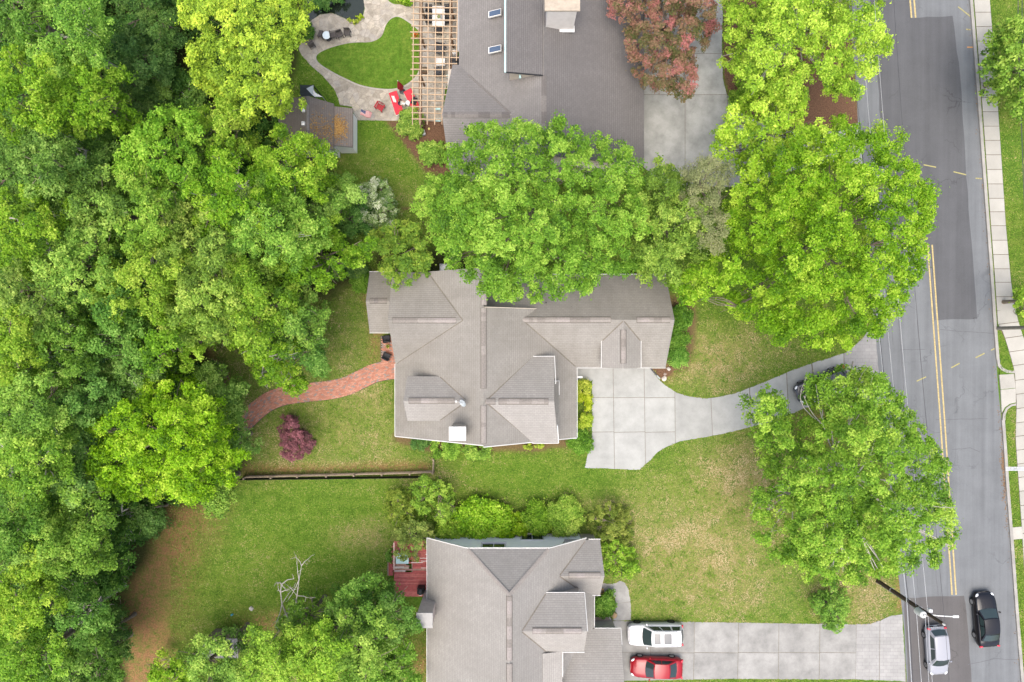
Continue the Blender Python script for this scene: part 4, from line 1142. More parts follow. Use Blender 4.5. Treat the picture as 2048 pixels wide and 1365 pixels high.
def clump_leaves(cl, dens, rng, puff=0.40, flat=0.75, up=0.75, ctone=None, dscale=None):
    """cl: (n,4) clump centres and radii -> leaf positions, normals and tones; each clump is a spray of smaller puffs."""
    PO, NO, TO = [], [], []
    for i, (x, y, z, r) in enumerate(cl):
        k = max(4, int(rng.normal(9, 1.5)))
        d = unit(k, rng, -0.25)
        pc = np.array([x, y, z]) + d * r * rng.uniform(0.5, 0.85, (k, 1)) * np.array([1, 1, flat])
        pr = r * puff * rng.uniform(0.75, 1.25, k)
        base = rng.normal(0.5, 0.10) if ctone is None else ctone[i]
        pt = np.clip(rng.normal(base, 0.15, k), 0, 1)
        m = np.maximum(5, (dens * (1.0 if dscale is None else dscale[i]) * 4 * np.pi * pr ** 2 * 0.62).astype(int))
        idx = np.repeat(np.arange(k), m)
        n = len(idx)
        u = unit(n, rng, -0.55)
        rad = pr[idx] * (0.45 + 0.62 * rng.random(n) + np.where(rng.random(n) < .22, rng.exponential(.30, n), 0))
        PO.append(pc[idx] + u * rad[:, None] * np.array([1, 1, 0.85]))
        nn = u * 0.55 + rng.normal(0, 0.42, (n, 3)); nn[:, 2] += up
        nn /= np.linalg.norm(nn, axis=1, keepdims=True)
        NO.append(nn)
        TO.append(np.clip(pt[idx] + rng.normal(0, 0.15, n), 0, 1))
    return np.concatenate(PO), np.concatenate(NO), np.concatenate(TO)

def ragged(cx, cy, r, rng, amp=0.16, n=28, squash=1.0):
    a = np.linspace(0, 2 * np.pi, n, endpoint=False)
    rr = np.ones(n)
    for k in (2, 3, 5, 7): rr += amp / 2 * rng.normal() * np.cos(k * a + rng.uniform(0, 6.28))
    return [(cx + r * q * math.cos(t), cy + r * q * squash * math.sin(t)) for q, t in zip(rr, a)]

def limb(rng, a, b, r0, r1, sag=0.05):
    a, b = np.array(a), np.array(b); L = np.linalg.norm(b - a)
    pts, rad = [], []
    off = rng.normal(0, 1, 3) * L * sag
    for k in range(6):
        t = k / 5
        pts.append(tuple(a + (b - a) * t + off * math.sin(math.pi * t) + np.array([0, 0, -L * .06 * math.sin(math.pi * t)]))); rad.append(r0 + (r1 - r0) * t)
    return pts, rad

N_LEAF = 0
def tree(name, label, cat, outline, ztop, zedge, pal, leaf=0.185, rc=(0.60, 1.25), cover=1.0, dens=47.0, group=None, bark=None, layers=2, gap=0.0, seed=0, limbs=9, reddish=None, lobe=1.0):
    global N_LEAF
    rng = np.random.default_rng(1000 + seed)
    if isinstance(outline[0], (int, float)):
        outline = ragged(*outline[:3], rng, squash=outline[3] if len(outline) > 3 else 1.0)
    poly = np.array(outline, float)
    x0, y0 = poly.min(0); x1, y1 = poly.max(0)
    # centre of the crown
    gx, gy = np.meshgrid(np.linspace(x0, x1, 40), np.linspace(y0, y1, 40))
    D = sdist(gx.ravel(), gy.ravel(), poly); Rm = D.max(); ins = D > 0
    cx, cy = gx.ravel()[ins].mean(), gy.ravel()[ins].mean()
    pxm = F / (H - 0.8 * ztop)
    cl = []; ds = []
    # main limbs end in lobes: domes of clumps with hollows between them
    sp = min(2.3 * pxm, 0.62 * Rm)
    lob = []
    for u, w in zip(rng.uniform(x0, x1, 900), rng.uniform(y0, y1, 900)):
        if all((u - q[0]) ** 2 + (w - q[1]) ** 2 > (q[2] * 1.05) ** 2 for q in lob): lob.append((u, w, sp * rng.uniform(.8, 1.45), rng.normal(0, .55)))
    LB = np.array(lob)
    for lay in range(layers):
        got = []
        tries = int(26 * (x1 - x0) * (y1 - y0) / (pxm * rc[0]) ** 2)
        U = rng.uniform(x0, x1, tries); Wv = rng.uniform(y0, y1, tries)
        DD = sdist(U, Wv, poly)
        # slow noise that opens hollows between limbs
        hol = sum(np.sin(U * math.cos(a) * k + Wv * math.sin(a) * k + p) for a, k, p in ((rng.uniform(0, 6.3), rng.uniform(.03, .085), rng.uniform(0, 6.3)) for _ in range(5)))
        for u, w, d, hh in zip(U, Wv, DD, hol):
            r = rng.uniform(*rc) * (1.0 if lay == 0 else 1.1)
            rp = r * pxm
            if d < rp * rng.uniform(0.1, 1.0): continue
            if gap and hh > (1.75 if lay == 0 else 2.9) - gap: continue
            s = rp * (1.34 if lay == 0 else 1.45) / cover
            if any((u - q[0]) ** 2 + (w - q[1]) ** 2 < s * s for q in got): continue
            got.append((u, w))
            t = min(1.0, d / Rm)
            q2 = ((u - LB[:, 0]) ** 2 + (w - LB[:, 1]) ** 2) / LB[:, 2] ** 2
            j = int(q2.argmin()); e2 = min(1.6, float(q2[j]) * 2.4)
            if lay == 0 and e2 > 1.0 and rng.random() < lobe * .62: got.pop(); continue
            z = zedge + (ztop - zedge) * math.sqrt(max(0, 1 - (1 - t) ** 2)) - r * 0.8 + rng.normal(0, 0.6)
            z -= lay * (2.0 + rng.uniform(0, 1.8)) 
            z += lobe * (LB[j, 3] + 0.9 - 1.5 * e2)
            z = max(z, r * 0.7)
            p = P(u, w, z)
            cl.append((p.x, p.y, z, r)); ds.append(1.0 if lay == 0 else .6)
    if not cl:
        p = P(cx, cy, ztop * .7); cl = [(p.x, p.y, ztop * .7, rc[0])]; ds = [1.0]
    cl = np.array(cl)
    ct = None
    if reddish is not None: ct = np.clip(rng.normal(0.45, 0.22, len(cl)), 0.05, 0.95)
    pos, nrm, tone = clump_leaves(cl, dens * (0.25 / leaf) ** 2, rng, ctone=ct, dscale=ds)
    N_LEAF += len(pos)
    b = P(cx, cy, 0.55 * ztop); base = Vector((b.x, b.y, 0.0))
    o = thing(name, label, cat, base, group=group)
    me = leaf_mesh('crown', (pos - np.array(base)), nrm, leaf, tone, LEAF[pal], rng=rng)
    link('crown', me, o)
    r0 = 0.05 + ztop * 0.018
    top = np.array([base.x + rng.normal(0, .3), base.y + rng.normal(0, .3), ztop * 0.62])
    mk('trunk', *tube([(base.x, base.y, -0.15), (base.x, base.y, 0.25), (base.x * .7 + top[0] * .3, base.y * .7 + top[1] * .3, ztop * .25), tuple(top)], [r0 * 1.5, r0 * 1.1, r0 * .85, r0 * .5], 8), bark or BARK, o, smooth=True)
    if limbs:
        g = Geo()
        pick = rng.permutation(len(cl))[:limbs]
        for i in pick:
            s = base + (Vector(top) - base) * float(rng.uniform(.55, 1.0))
            e = cl[i, :3] + np.array([0, 0, cl[i, 3] * rng.uniform(-.2, .75)])
            pts, rad = limb(rng, tuple(s), e, r0 * .27, 0.02)
            g.tube(pts, rad, 5)
            for _ in range(3):
                f = e + rng.normal(0, 1, 3) * cl[i, 3] * np.array([.55, .55, .3])
                q, rd = limb(rng, pts[3], f, 0.045, 0.012, .1); g.tube(q, rd, 4)
        props(g.build('branches', bark or BARK, o), kind='stuff')
    return o

def shrub(label, px, py, r, h, pal, leaf=0.16, name='shrub', cat='shrub', dens=120, squash=1.0, group=None, rough=0.25, seed=0, rot=0.0):
    """Rounded bush: leaves all through a lumpy dome standing on the ground."""
    global N_LEAF
    rng = np.random.default_rng(5000 + seed)
    b = P(px, py, h * 0.55); b.z = 0
    rm = r * (H - h * .7) / F
    k = max(8, int(14 * (rm / 0.9) ** 1.2))
    d = unit(k, rng, 0.0)
    q = Matrix.Rotation(rot, 3, 'Z')
    cl = np.zeros((k, 4))
    cl[:, 0] = d[:, 0] * rm * 0.72; cl[:, 1] = d[:, 1] * rm * 0.72 * squash
    cl[:, 2] = h * 0.28 + d[:, 2] * h * 0.48
    cl[:, 3] = min(rm * min(1, squash), h) * rng.uniform(0.32, 0.32 + rough, k)
    for c in cl:
        v = q @ Vector(c[:3]); c[:3] = v
    pos, nrm, tone = clump_leaves(cl, dens * (0.16 / leaf) ** 2, rng, puff=0.5)
    # solid inner mass
    pos = pos[pos[:, 2] > 0.03] if (pos[:, 2] > 0.03).all() else pos
    pos[:, 2] = np.maximum(pos[:, 2], 0.04)
    N_LEAF += len(pos)
    o = thing(name, label, cat, b, group=group)
    link('foliage', leaf_mesh('foliage', pos, nrm, leaf, tone, LEAF[pal], rng=rng), o)
    g = Geo()
    for i in range(min(6, k)):
        e = cl[i, :3]
        pts, rad = limb(rng, (b.x + rng.normal(0, .05), b.y + rng.normal(0, .05), 0), (b.x + e[0], b.y + e[1], e[2]), 0.03, 0.01)
        g.tube(pts, rad, 5)
    props(g.build('stems', BARK, o), kind='stuff')
    return o

# ---- garden and street trees
tree('oak_tree', 'large round bright-green tree standing between the central and north houses', 'tree', [(895, 300), (950, 250), (1010, 240), (1070, 235), (1130, 250), (1180, 268), (1245, 295), (1275, 330), (1290, 400), (1300, 470), (1280, 540), (1225, 560), (1190, 575), (1150, 585), (1100, 600), (1060, 598), (1000, 600), (960, 580), (920, 560), (900, 530), (880, 490), (850, 450), (830, 400), (842, 360), (880, 330)], 16, 8.5, 'oak', seed=1, limbs=14)
tree('broadleaf_tree', 'light green tree touching the right side of the large round tree by the garage', 'tree', [(1285, 330), (1340, 325), (1400, 370), (1440, 430), (1430, 500), (1400, 560), (1340, 582), (1285, 565), (1265, 480), (1270, 400)], 12.5, 7.5, 'bright', seed=2)
tree('wispy_tree', 'sparse olive-brown twiggy tree beside the north driveway entrance', 'tree', [(1372, 340), (1425, 305), (1455, 350), (1448, 420), (1462, 480), (1425, 515), (1392, 480), (1380, 420), (1360, 380)], 13.5, 10, 'wispy', leaf=0.13, lobe=.4, dens=30, seed=3, rc=(.6, 1.0), limbs=16)
tree('broadleaf_tree', 'airy light green tree over the end of the north driveway', 'tree', [(1440, 235), (1480, 195), (1530, 183), (1600, 212), (1650, 255), (1640, 320), (1540, 345), (1470, 338), (1425, 300)], 11, 7, 'fresh', seed=4, rc=(.7, 1.1), leaf=.22, dens=46, limbs=14)
tree('street_tree', 'very large bright tree reaching over the road above the driveway entrance', 'tree', [(1500, 320), (1600, 260), (1690, 240), (1790, 262), (1800, 305), (1850, 345), (1882, 405), (1850, 470), (1862, 520), (1820, 580), (1790, 640), (1700, 690), (1600, 695), (1520, 665), (1450, 620), (1370, 605), (1350, 560), (1400, 520), (1430, 440), (1470, 380)], 15, 8, 'bright', seed=5, gap=.35, limbs=18)
tree('street_tree', 'yellow-green feathery tree at the top edge beside the road', 'tree', [(1450, -60), (1780, -60), (1760, 60), (1782, 90), (1742, 140), (1732, 190), (1650, 205), (1560, 215), (1480, 185), (1445, 120), (1450, 60)], 12, 7, 'fresh', seed=6, gap=.5, leaf=.2, rc=(.7, 1.2), limbs=22, bark=BARK_P, dens=52)
tree('maple_tree', 'dark red maple overhanging the corner of the north house roof', 'tree', [(1222, -60), (1430, -60), (1430, 40), (1425, 90), (1390, 115), (1402, 160), (1385, 200), (1335, 190), (1290, 182), (1275, 140), (1250, 110), (1240, 70), (1215, 40)], 8.5, 5, 'maple', seed=7, reddish=1, leaf=.19, rc=(.55, .95), limbs=12)
tree('street_tree', 'big spreading tree over the road below the driveway, dark car beneath it', 'tree', [(1475, 800), (1500, 770), (1540, 778), (1572, 800), (1590, 850), (1620, 840), (1605, 770), (1625, 750), (1690, 735), (1750, 745), (1790, 760), (1815, 810), (1850, 870), (1880, 890), (1892, 920), (1900, 990), (1925, 1045), (1900, 1090), (1870, 1120), (1810, 1145), (1740, 1150), (1660, 1165), (1600, 1155), (1560, 1110), (1520, 1080), (1495, 1030), (1530, 960), (1510, 900), (1490, 850)], 14.5, 6.5, 'bright', seed=8, gap=.45, limbs=22, bark=BARK_P)
tree('street_tree', 'dense rounded tree across the road beside the pale sidewalk', 'tree', [(1960, 90), (2000, 40), (2040, 28), (2100, 50), (2110, 230), (2035, 240), (1985, 210), (1958, 150)], 7.5, 4, 'bright', seed=9, leaf=.28)
tree('street_tree', 'small leafy tree cut by the right edge beside the sidewalk bend', 'tree', (2062, 600, 34), 6, 4, 'bright', seed=10, rc=(.5, .8))
tree('locust_tree', 'vivid yellow-green tree beside the pond at the top', 'tree', [(362, -50), (612, -50), (622, 40), (602, 80), (592, 140), (602, 190), (560, 230), (500, 245), (440, 205), (400, 170), (378, 110), (395, 60), (345, 20)], 14, 7.5, 'yellow', seed=11, leaf=.21, limbs=8)
tree('broadleaf_tree', 'brightest yellow-green tree at the wood edge beside the brick path', 'tree', [(178, 850), (240, 800), (300, 770), (370, 752), (430, 780), (465, 840), (490, 900), (470, 960), (400, 1008), (330, 1000), (250, 992), (188, 950)], 15, 9, 'fresh', seed=12)
tree('golden_tree', 'yellow-tipped small tree leaning over the rear corner of the central roof', 'tree', [(745, 470), (790, 440), (840, 445), (865, 490), (868, 535), (840, 560), (800, 575), (765, 550), (750, 510)], 8, 5, 'golden', seed=13, leaf=.2, rc=(.55, .9))
tree('flowering_tree', 'white-flowering small tree beside the north garden lawn', 'tree', [(715, 375), (745, 355), (780, 365), (785, 395), (800, 425), (780, 455), (740, 460), (712, 425)], 5, 3, 'pale', seed=14, leaf=.14, rc=(.35, .6), limbs=6, reddish=1, lobe=.3)

# ---- the wood on the left, tree by tree
WOOD = [
    (20, 10, 75, 15, 'mid', 'tree cut by the very corner at top left'),
    (140, 75, 88, 16, 'oak', 'mid-green wood tree near the top left corner, darker hollow on its right'),
    (55, 195, 95, 17, 'bright', 'bright wood tree on the left edge below the top left corner'),
    (180, 200, 82, 15, 'oak', 'wood tree left of the dark thicket in the upper wood'),
    (60, 325, 95, 16, 'mid', 'wood tree on the left edge level with the garden building'),
    (165, 310, 72, 14, 'mid', 'wood tree with dark hollows in the upper left wood'),
    (310, 30, 78, 9, 'dark', 'low dark green tree at the top edge left of the yellow-green one'),
    (285, 120, 70, 8.5, 'dark', 'low dark green thicket tree in the upper wood'),
    (275, 205, 66, 8, 'dark', 'low dark tree south of the thicket in the upper wood'),
    (355, 195, 55, 7, 'dark', 'low dark tree sprinkled with pale blossom by the brown track'),
    (400, 265, 52, 9, 'mid', 'small mid-green tree at the end of the brown track'),
    (455, 270, 62, 13, 'bright', 'bright tree just below the vivid yellow-green one'),
    (330, 320, 92, 15, 'oak', 'rounded tree in the middle of the upper wood'),
    (470, 385, 98, 16.5, 'bright', 'broad bright tree left of the garden building'),
    (590, 335, 82, 15, 'bright', 'bright tree overhanging the garden building roof'),
    (640, 400, 62, 11, 'mid', 'mid-green tree below the garden building'),
    (690, 430, 50, 8, 'dark', 'deep green tree behind the white-flowering one'),
    (545, 470, 98, 16.5, 'bright', 'tall bright tree in the wood right of centre'),
    (400, 480, 92, 16, 'bright', 'tall bright tree at the heart of the wood'),
    (285, 430, 88, 16, 'bright', 'bright tree in the wood left of its heart'),
    (180, 410, 82, 15, 'oak', 'wood tree above a dark clearing on the left'),
    (55, 455, 92, 16, 'bright', 'bright wood tree on the left edge above the fallen trunk'),
    (645, 505, 72, 13, 'oak', 'tree at the wood edge beside the rear roof corner'),
    (160, 530, 88, 15.5, 'bright', 'bright tree right of the bare leaning trunk'),
    (55, 590, 82, 15, 'oak', 'tree on the left edge around a dark clearing'),
    (285, 565, 92, 16, 'bright', 'bright wood tree level with the central roof top'),
    (410, 600, 92, 16, 'bright', 'bright wood tree above the brown clearing'),
    (510, 600, 88, 15.5, 'bright', 'tall bright tree overhanging the back lawn'),
    (590, 640, 66, 12, 'bright', 'rounded tree at the back lawn nearest the central house'),
    (540, 715, 62, 11, 'bright', 'rounded tree over the back lawn just above the brick path'),
    (600, 700, 48, 9, 'mid', 'lower mid-green tree over the back lawn beside the brick path'),
    (330, 680, 78, 14, 'oak', 'wood tree left of the brown clearing'),
    (230, 660, 82, 14, 'mid', 'mid-green wood tree left of centre'),
    (120, 690, 82, 14, 'mid', 'darker wood tree below the fallen trunk'),
    (25, 700, 76, 15, 'bright', 'bright tree on the left edge at mid height'),
    (60, 810, 92, 14.5, 'oak', 'wood tree on the left edge below mid height'),
    (165, 790, 76, 13, 'mid', 'mid-green wood tree above the brightest one'),
    (270, 745, 62, 12, 'mid', 'mid-green tree touching the top of the brightest wood-edge tree'),
    (435, 790, 56, 9, 'mid', 'lower tree between the brick path end and the brightest tree'),
    (465, 880, 44, 7, 'mid', 'small tree at the lower end of the brick path'),
    (430, 970, 52, 8.5, 'oak', 'loose tree at the left end of the rail fence'),
    (55, 930, 92, 15, 'bright', 'bright tree on the left edge in the lower wood'),
    (150, 955, 66, 12, 'mid', 'mid-green tree left of the brightest one'),
    (45, 1050, 82, 14, 'mid', 'dark-gapped tree on the left edge in the lower wood'),
    (150, 1065, 88, 13.5, 'oak', 'rounded tree in the lower wood nearest the straw-brown yard'),
    (250, 1040, 52, 6.5, 'dark', 'low dark bushy tree at the straw-brown yard edge'),
    (300, 1025, 46, 5, 'dark', 'low green bushy tree under the brightest tree, at the yard corner'),
    (200, 1150, 62, 7, 'dark', 'low dark tree at the lower wood edge'),
    (60, 1190, 82, 14, 'bright', 'bright tree on the left edge near the bottom'),
    (160, 1225, 66, 11, 'mid', 'mid-green tree near the bottom of the wood'),
    (225, 1260, 48, 6, 'dark', 'low shrubby tree at the yard edge near the bottom'),
    (55, 1320, 82, 13, 'oak', 'tree cut by the bottom left corner'),
    (175, 1335, 72, 11, 'mid', 'tree cut by the bottom edge left of the yard'),
]
for k, (x, y, r, z, pal, lab) in enumerate(WOOD):
    tree('wood_tree' if z >= 9 else 'understorey_tree', lab, 'tree', (x, y, r), z, z * .58, pal, seed=100 + k, group='trees of the wood on the left', limbs=10, gap=.45 if z > 10 else 0.2, dens=46, leaf=0.185 if z > 9 else .18, bark=BARK_P if k % 4 == 1 else BARK)
YARD = [
    (772, 1225, 58, 9, 'mid', 'tree touching the left chimney of the south house'),
    (725, 1215, 62, 9.5, 'mid', 'mid-green tree below the red deck'),
    (715, 1285, 72, 12, 'oak', 'rounded tree left of the south house chimney, below the deck'),
    (620, 1235, 50, 8, 'mid', 'tree at the foot of the bare white dead one'),
    (640, 1305, 66, 12.5, 'bright', 'bright tree at the bottom edge below the dead tree'),
    (545, 1320, 66, 12.5, 'fresh', 'light bright tree at the bottom edge right of the grey shed'),
    (425, 1335, 66, 10, 'bright', 'bright tree covering the lower side of the grey shed'),
    (470, 1275, 30, 5, 'mid', 'small loose tree overlapping the grey shed roof'),
    (760, 1340, 66, 7, 'mid', 'lower tree at the bottom edge beside the south house'),
    (345, 1355, 40, 8, 'bright', 'small bright tree at the bottom edge of the straw-brown yard'),
]
for k, (x, y, r, z, pal, lab) in enumerate(YARD):
    tree('yard_tree', lab, 'tree', (x, y, r), z, z * .58, pal, seed=200 + k, group='trees at the bottom of the yard', limbs=10, gap=.3)

# ---- bare dead tree
def dead_tree():
    rng = np.random.default_rng(77)
    b = P(585, 1262, 0)
    o = thing('dead_tree', 'bare white dead tree with forked branches rising above the yard', 'tree', b)
    g = Geo()
    def grow(pts, r0, r1, depth):
        g.tube(pts, [r0 + (r1 - r0) * i / (len(pts) - 1) for i in range(len(pts))], 6)
        if depth == 0: return
        for i in range(1, len(pts)):
            for _ in range(2 if depth > 1 else 1):
                a = np.array(pts[i]); d = np.array(pts[i]) - np.array(pts[i - 1]); L = np.linalg.norm(d)
                d = d / L + rng.normal(0, .75, 3) * np.array([1, 1, .5]); d /= np.linalg.norm(d)
                q = [tuple(a)]
                st = min(L * rng.uniform(.16, .3), .28 * depth)
                for k in range(3):
                    a = a + d * st + rng.normal(0, .05, 3); q.append(tuple(a))
                grow(q, max(.012, r0 * .45), .008, depth - 1)
    grow([tuple(P(x, y, z)) for x, y, z in ((588, 1262, 0), (580, 1245, 3), (572, 1228, 4.6), (564, 1208, 6), (561, 1185, 6.8), (563, 1168, 7.3))], .09, .03, 2)
    grow([tuple(P(x, y, z)) for x, y, z in ((562, 1170, 7.2), (575, 1160, 7.6), (588, 1158, 7.8))], .05, .02, 1)
    grow([tuple(P(x, y, z)) for x, y, z in ((588, 1262, .2), (590, 1222, 4.6), (594, 1192, 6.6), (598, 1160, 7.8), (603, 1132, 8.4))], .07, .015, 2)
    g.build('trunk', BONE, o)
dead_tree()
# leaning bare trunk in the clearing
o = thing('bare_tree', 'bare leaning pale trunk visible in a dark gap of the left wood', 'tree', P(98, 545, 0))
g = Geo(); g.tube([P(98, 530, 0), P(97, 560, 7.5), P(95, 590, 10), P(93, 612, 11.5)], [.17, .13, .1, .06], 7)
for a, b in (((95, 595, 10.4), (80, 628, 12)), ((94, 606, 11), (102, 640, 12.5)), ((95, 600, 10.5), (112, 600, 12)), ((80, 628, 12), (60, 645, 12.8))):
    g.tube([P(*a), P((a[0] + b[0]) / 2, (a[1] + b[1]) / 2 + 4, (a[2] + b[2]) / 2), P(*b)], [.06, .045, .02], 5)
g.build('trunk', BARK_P, o)

# ---- shrubs
SH = [
    ('round leafy shrub under the pergola end beside the brown mulch', 823, 246, 27, 1.5, 'shrub', .2, 1.0),
    ('round leafy shrub alone on the mulch bed by the north house', 864, 305, 26, 1.4, 'shrub', .2, 1.0),
    ('clipped shrub at the top of the pergola lawn', 810, -6, 20, 1.2, 'shrub', .18, .8),
    ('yellow-green clipped shrub nearest the porch lamp along the driveway', 1167, 777, 17, 1.0, 'lime', .13, 1.2),
    ('yellow-green clipped shrub in the middle of the row along the driveway', 1167, 806, 17, 1.0, 'lime', .13, 1.1),
    ('yellow-green clipped shrub at the lower end of the row along the driveway', 1166, 840, 16, 1.0, 'lime', .13, 1.3),
    ('dark green round shrub at the driveway corner of the central house', 1162, 884, 25, 1.6, 'mid', .15, 1.0),
    ('dark green shrub at the south-west corner of the central house', 838, 885, 22, 1.3, 'dark', .15, .7),
    ('yellow-green low shrub under the chimney of the central house', 890, 898, 32, 1.2, 'bright', .15, .62),
    ('yellow-green low shrub below the ridge end of the central house', 955, 902, 34, 1.1, 'bright', .15, .5),
    ('small lime shrub at the foot of the tall front gable', 1055, 893, 12, .6, 'lime', .12, .6),
    ('small lime shrub right of another at the tall front gable', 1078, 892, 12, .6, 'lime', .12, .5),
    ('dark clipped shrub at the garage end, uppermost of three', 1362, 636, 24, 1.6, 'mid', .16, 1.0),
    ('dark clipped shrub at the garage end, middle one of three', 1352, 675, 24, 1.5, 'mid', .16, 1.0),
    ('dark clipped shrub at the garage end, lowest of three', 1355, 713, 24, 1.4, 'mid', .16, 1.0),
    ('dense rounded laurel hedge against the white north wall of the south house', 965, 1042, 62, 2.2, 'fresh', .24, .62),
    ('bright leafy laurel at the left end of the white north wall', 905, 1062, 34, 2.0, 'fresh', .22, .8),
    ('right-hand bright laurel below the white wall window', 1020, 1056, 34, 2.0, 'fresh', .22, .8),
    ('olive-yellow soft shrub between the laurel hedge and light green round shrub', 1075, 1042, 32, 2.0, 'bright', .15, 1.0),
    ('light green round shrub near the white wall', 1130, 1036, 35, 2.2, 'shrub', .15, 1.0),
    ('green shrub in the planting bed beside the front walk', 1207, 1208, 24, 1.5, 'mid', .15, 1.1),
    ('low green shrub at the rear corner beside the low porch wing', 725, 563, 22, 2.4, 'mid', .16, 1.0),
    ('dark shrub at the wood edge left of the low porch wing', 712, 540, 22, 2.5, 'dark', .16, 1.0),
    ('dark shrub on the brown earth left of the brick path', 420, 750, 24, 1.6, 'dark', .16, 1.0),
    ('pale-flowered shrub on the brown earth above the brick path end', 440, 752, 12, 1.2, 'pale', .12, 1.0),
    ('yellow-green low ground shrub beside the pond edge', 705, 42, 14, .35, 'lime', .1, .5),
    ('lime creeping shrub at the pond edge nearest the flagstones', 720, 34, 10, .35, 'lime', .1, .7),
    ('dark shrub at the pond side under the yellow-green tree', 605, 55, 18, 1.2, 'dark', .14, 1.4),
    ('dark leafy shrub above the pond', 640, 5, 24, 1.6, 'dark', .16, .8),
    ('dark leafy shrub at the top of the pond, right one', 675, -8, 20, 1.5, 'dark', .16, .8),
    ('small green shrub at the red deck step', 787, 1110, 14, 1.2, 'mid', .14, 1.6),
    ('green ground shrub in the mulch under the feathery tree', 1490, 190, 26, 1.2, 'bright', .15, .9),
]
for k, (lab, x, y, r, hh, pal, lf, sq) in enumerate(SH):
    shrub(lab, x, y, r, hh, pal, lf, squash=sq, seed=k, dens=100)
tree('plum_tree', 'small plum-red tree alone on the back lawn below the brick path', 'tree', [(572, 828), (590, 834), (600, 860), (625, 868), (628, 890), (612, 915), (585, 918), (560, 905), (565, 880), (555, 858)], 3.2, 2.0, 'plum', seed=300, leaf=.14, rc=(.3, .5), limbs=6, dens=70, lobe=.3)

LOOSE = [
    ('loose olive shrub left of the laurel hedge by the fence end', [(840, 950), (880, 960), (910, 985), (912, 1020), (885, 1050), (850, 1040), (825, 1010), (822, 970)], 3.6, 'bright'),
    ('loose olive-green shrub over the corner of the red deck', [(788, 1062), (820, 1035), (860, 1045), (872, 1075), (850, 1104), (820, 1124), (795, 1112)], 3.2, 'olive'),
    ('spreading twiggy shrub at the fence end nearest the lawn', [(775, 985), (815, 975), (835, 1010), (825, 1045), (790, 1055), (768, 1025)], 2.4, 'olive'),
    ('wispy yellow-green shrub at the right corner of the white wall', [(1175, 1030), (1210, 1005), (1255, 1020), (1270, 1060), (1250, 1095), (1205, 1085), (1180, 1065)], 2.4, 'olive'),
    ('low leafy bush on the dry lawn above the lower driveway', [(1622, 1185), (1660, 1172), (1695, 1180), (1702, 1215), (1690, 1250), (1666, 1268), (1640, 1242), (1620, 1212)], 2.6, 'bright'),
    ('bright wispy shrub beside the south house porch corner', [(1205, 1090), (1240, 1080), (1270, 1100), (1280, 1140), (1250, 1165), (1215, 1150), (1203, 1120)], 2.0, 'bright'),
]
for k, (lab, pl, zt, pal) in enumerate(LOOSE):
    tree('loose_shrub', lab, 'shrub', pl, zt, zt * .45, pal, seed=320 + k, leaf=.15, rc=(.3, .6), limbs=10, dens=44, gap=.2, lobe=.35)

# ---- leafy undergrowth on the floor of the wood: nobody could count it
def undergrowth():
    rng = np.random.default_rng(21)
    poly = [(-60, -60), (600, -60), (598, 60), (570, 190), (560, 260), (640, 330), (690, 470), (725, 555), (650, 570), (560, 585), (470, 635), (390, 690), (420, 760), (450, 850), (470, 940), (440, 985), (330, 1012), (285, 1100), (236, 1190), (240, 1320), (228, 1420), (-60, 1420)]
    n = 5200
    u = rng.uniform(-60, 740, n); w = rng.uniform(-60, 1420, n)
    d = sdist(u, w, poly)
    track = sdist(u, w, [(355, 60), (395, 130), (430, 200), (460, 240), (420, 250), (385, 180), (340, 90)])
    k = (d > 8) & (track < -6)
    u, w, d = u[k], w[k], d[k]
    cl = np.zeros((len(u), 4))
    for i in range(len(u)):
        z = float(rng.uniform(.25, 1.9)) * min(1, d[i] / 50)
        z = max(z, .25); p = P(u[i], w[i], z); cl[i] = (p.x, p.y, z, rng.uniform(.4, .8))
    pos, nrm, tone = clump_leaves(cl, 15, rng, puff=.5)
    pos[:, 2] = np.maximum(pos[:, 2], .05)
    props(link('undergrowth', leaf_mesh('undergrowth', pos, nrm, .26, tone, LEAF['dark'], rng=rng)), 'dark green leafy undergrowth covering the floor of the left wood', 'undergrowth', kind='stuff')
    return len(pos)
N_LEAF += undergrowth()
# pond-side and bed ivy in the dark corner behind the central house
print('LEAVES', N_LEAF)
# ------------------------------------------------------------------ vehicles
RUBBER = plain('tyre_rubber', (0.018, 0.018, 0.019), 0.85, 0.2, 8)
ALLOY = plain('wheel_alloy', (0.46, 0.47, 0.48), 0.35, 0.08, 4, 0.5, 0.8)
ALLOY_D = plain('dark_alloy', (0.05, 0.05, 0.055), 0.4, 0.1, 4, 0.5, 0.6)
CARGLASS = m_glass('car_glass', (0.018, 0.030, 0.030), 0.05)
SUNROOF = m_glass('sunroof_glass', (0.045, 0.05, 0.056), 0.3)
TRIM = plain('black_trim', (0.018, 0.018, 0.020), 0.5, 0.15, 5)
LAMP = m_glass('headlamp', (0.62, 0.64, 0.66), 0.1)
TAIL = m_glass('tail_lamp', (0.42, 0.012, 0.03), 0.15)
PLATE = plain('number_plate', (0.62, 0.64, 0.66), 0.5, 0.05, 5)

def patch(fn, nu, nv):
    V = [fn(i / nu, j / nv) for j in range(nv + 1) for i in range(nu + 1)]
    Fc = [(j * (nu + 1) + i, j * (nu + 1) + i + 1, (j + 1) * (nu + 1) + i + 1, (j + 1) * (nu + 1) + i) for j in range(nv) for i in range(nu)]
    return V, Fc
def solid(V, Fc, d):
    """Give an open patch thickness along d."""
    d = Vector(d); n = len(V)
    V2 = [Vector(v) for v in V] + [Vector(v) + d for v in V]
    cnt = {}
    for f in Fc:
        for a, b in zip(f, f[1:] + f[:1]): cnt[(a, b)] = 1
    out = list(Fc) + [tuple(i + n for i in reversed(f)) for f in Fc]
    for (a, b) in cnt:
        if (b, a) not in cnt: out.append((b, a, a + n, b + n))
    return V2, out

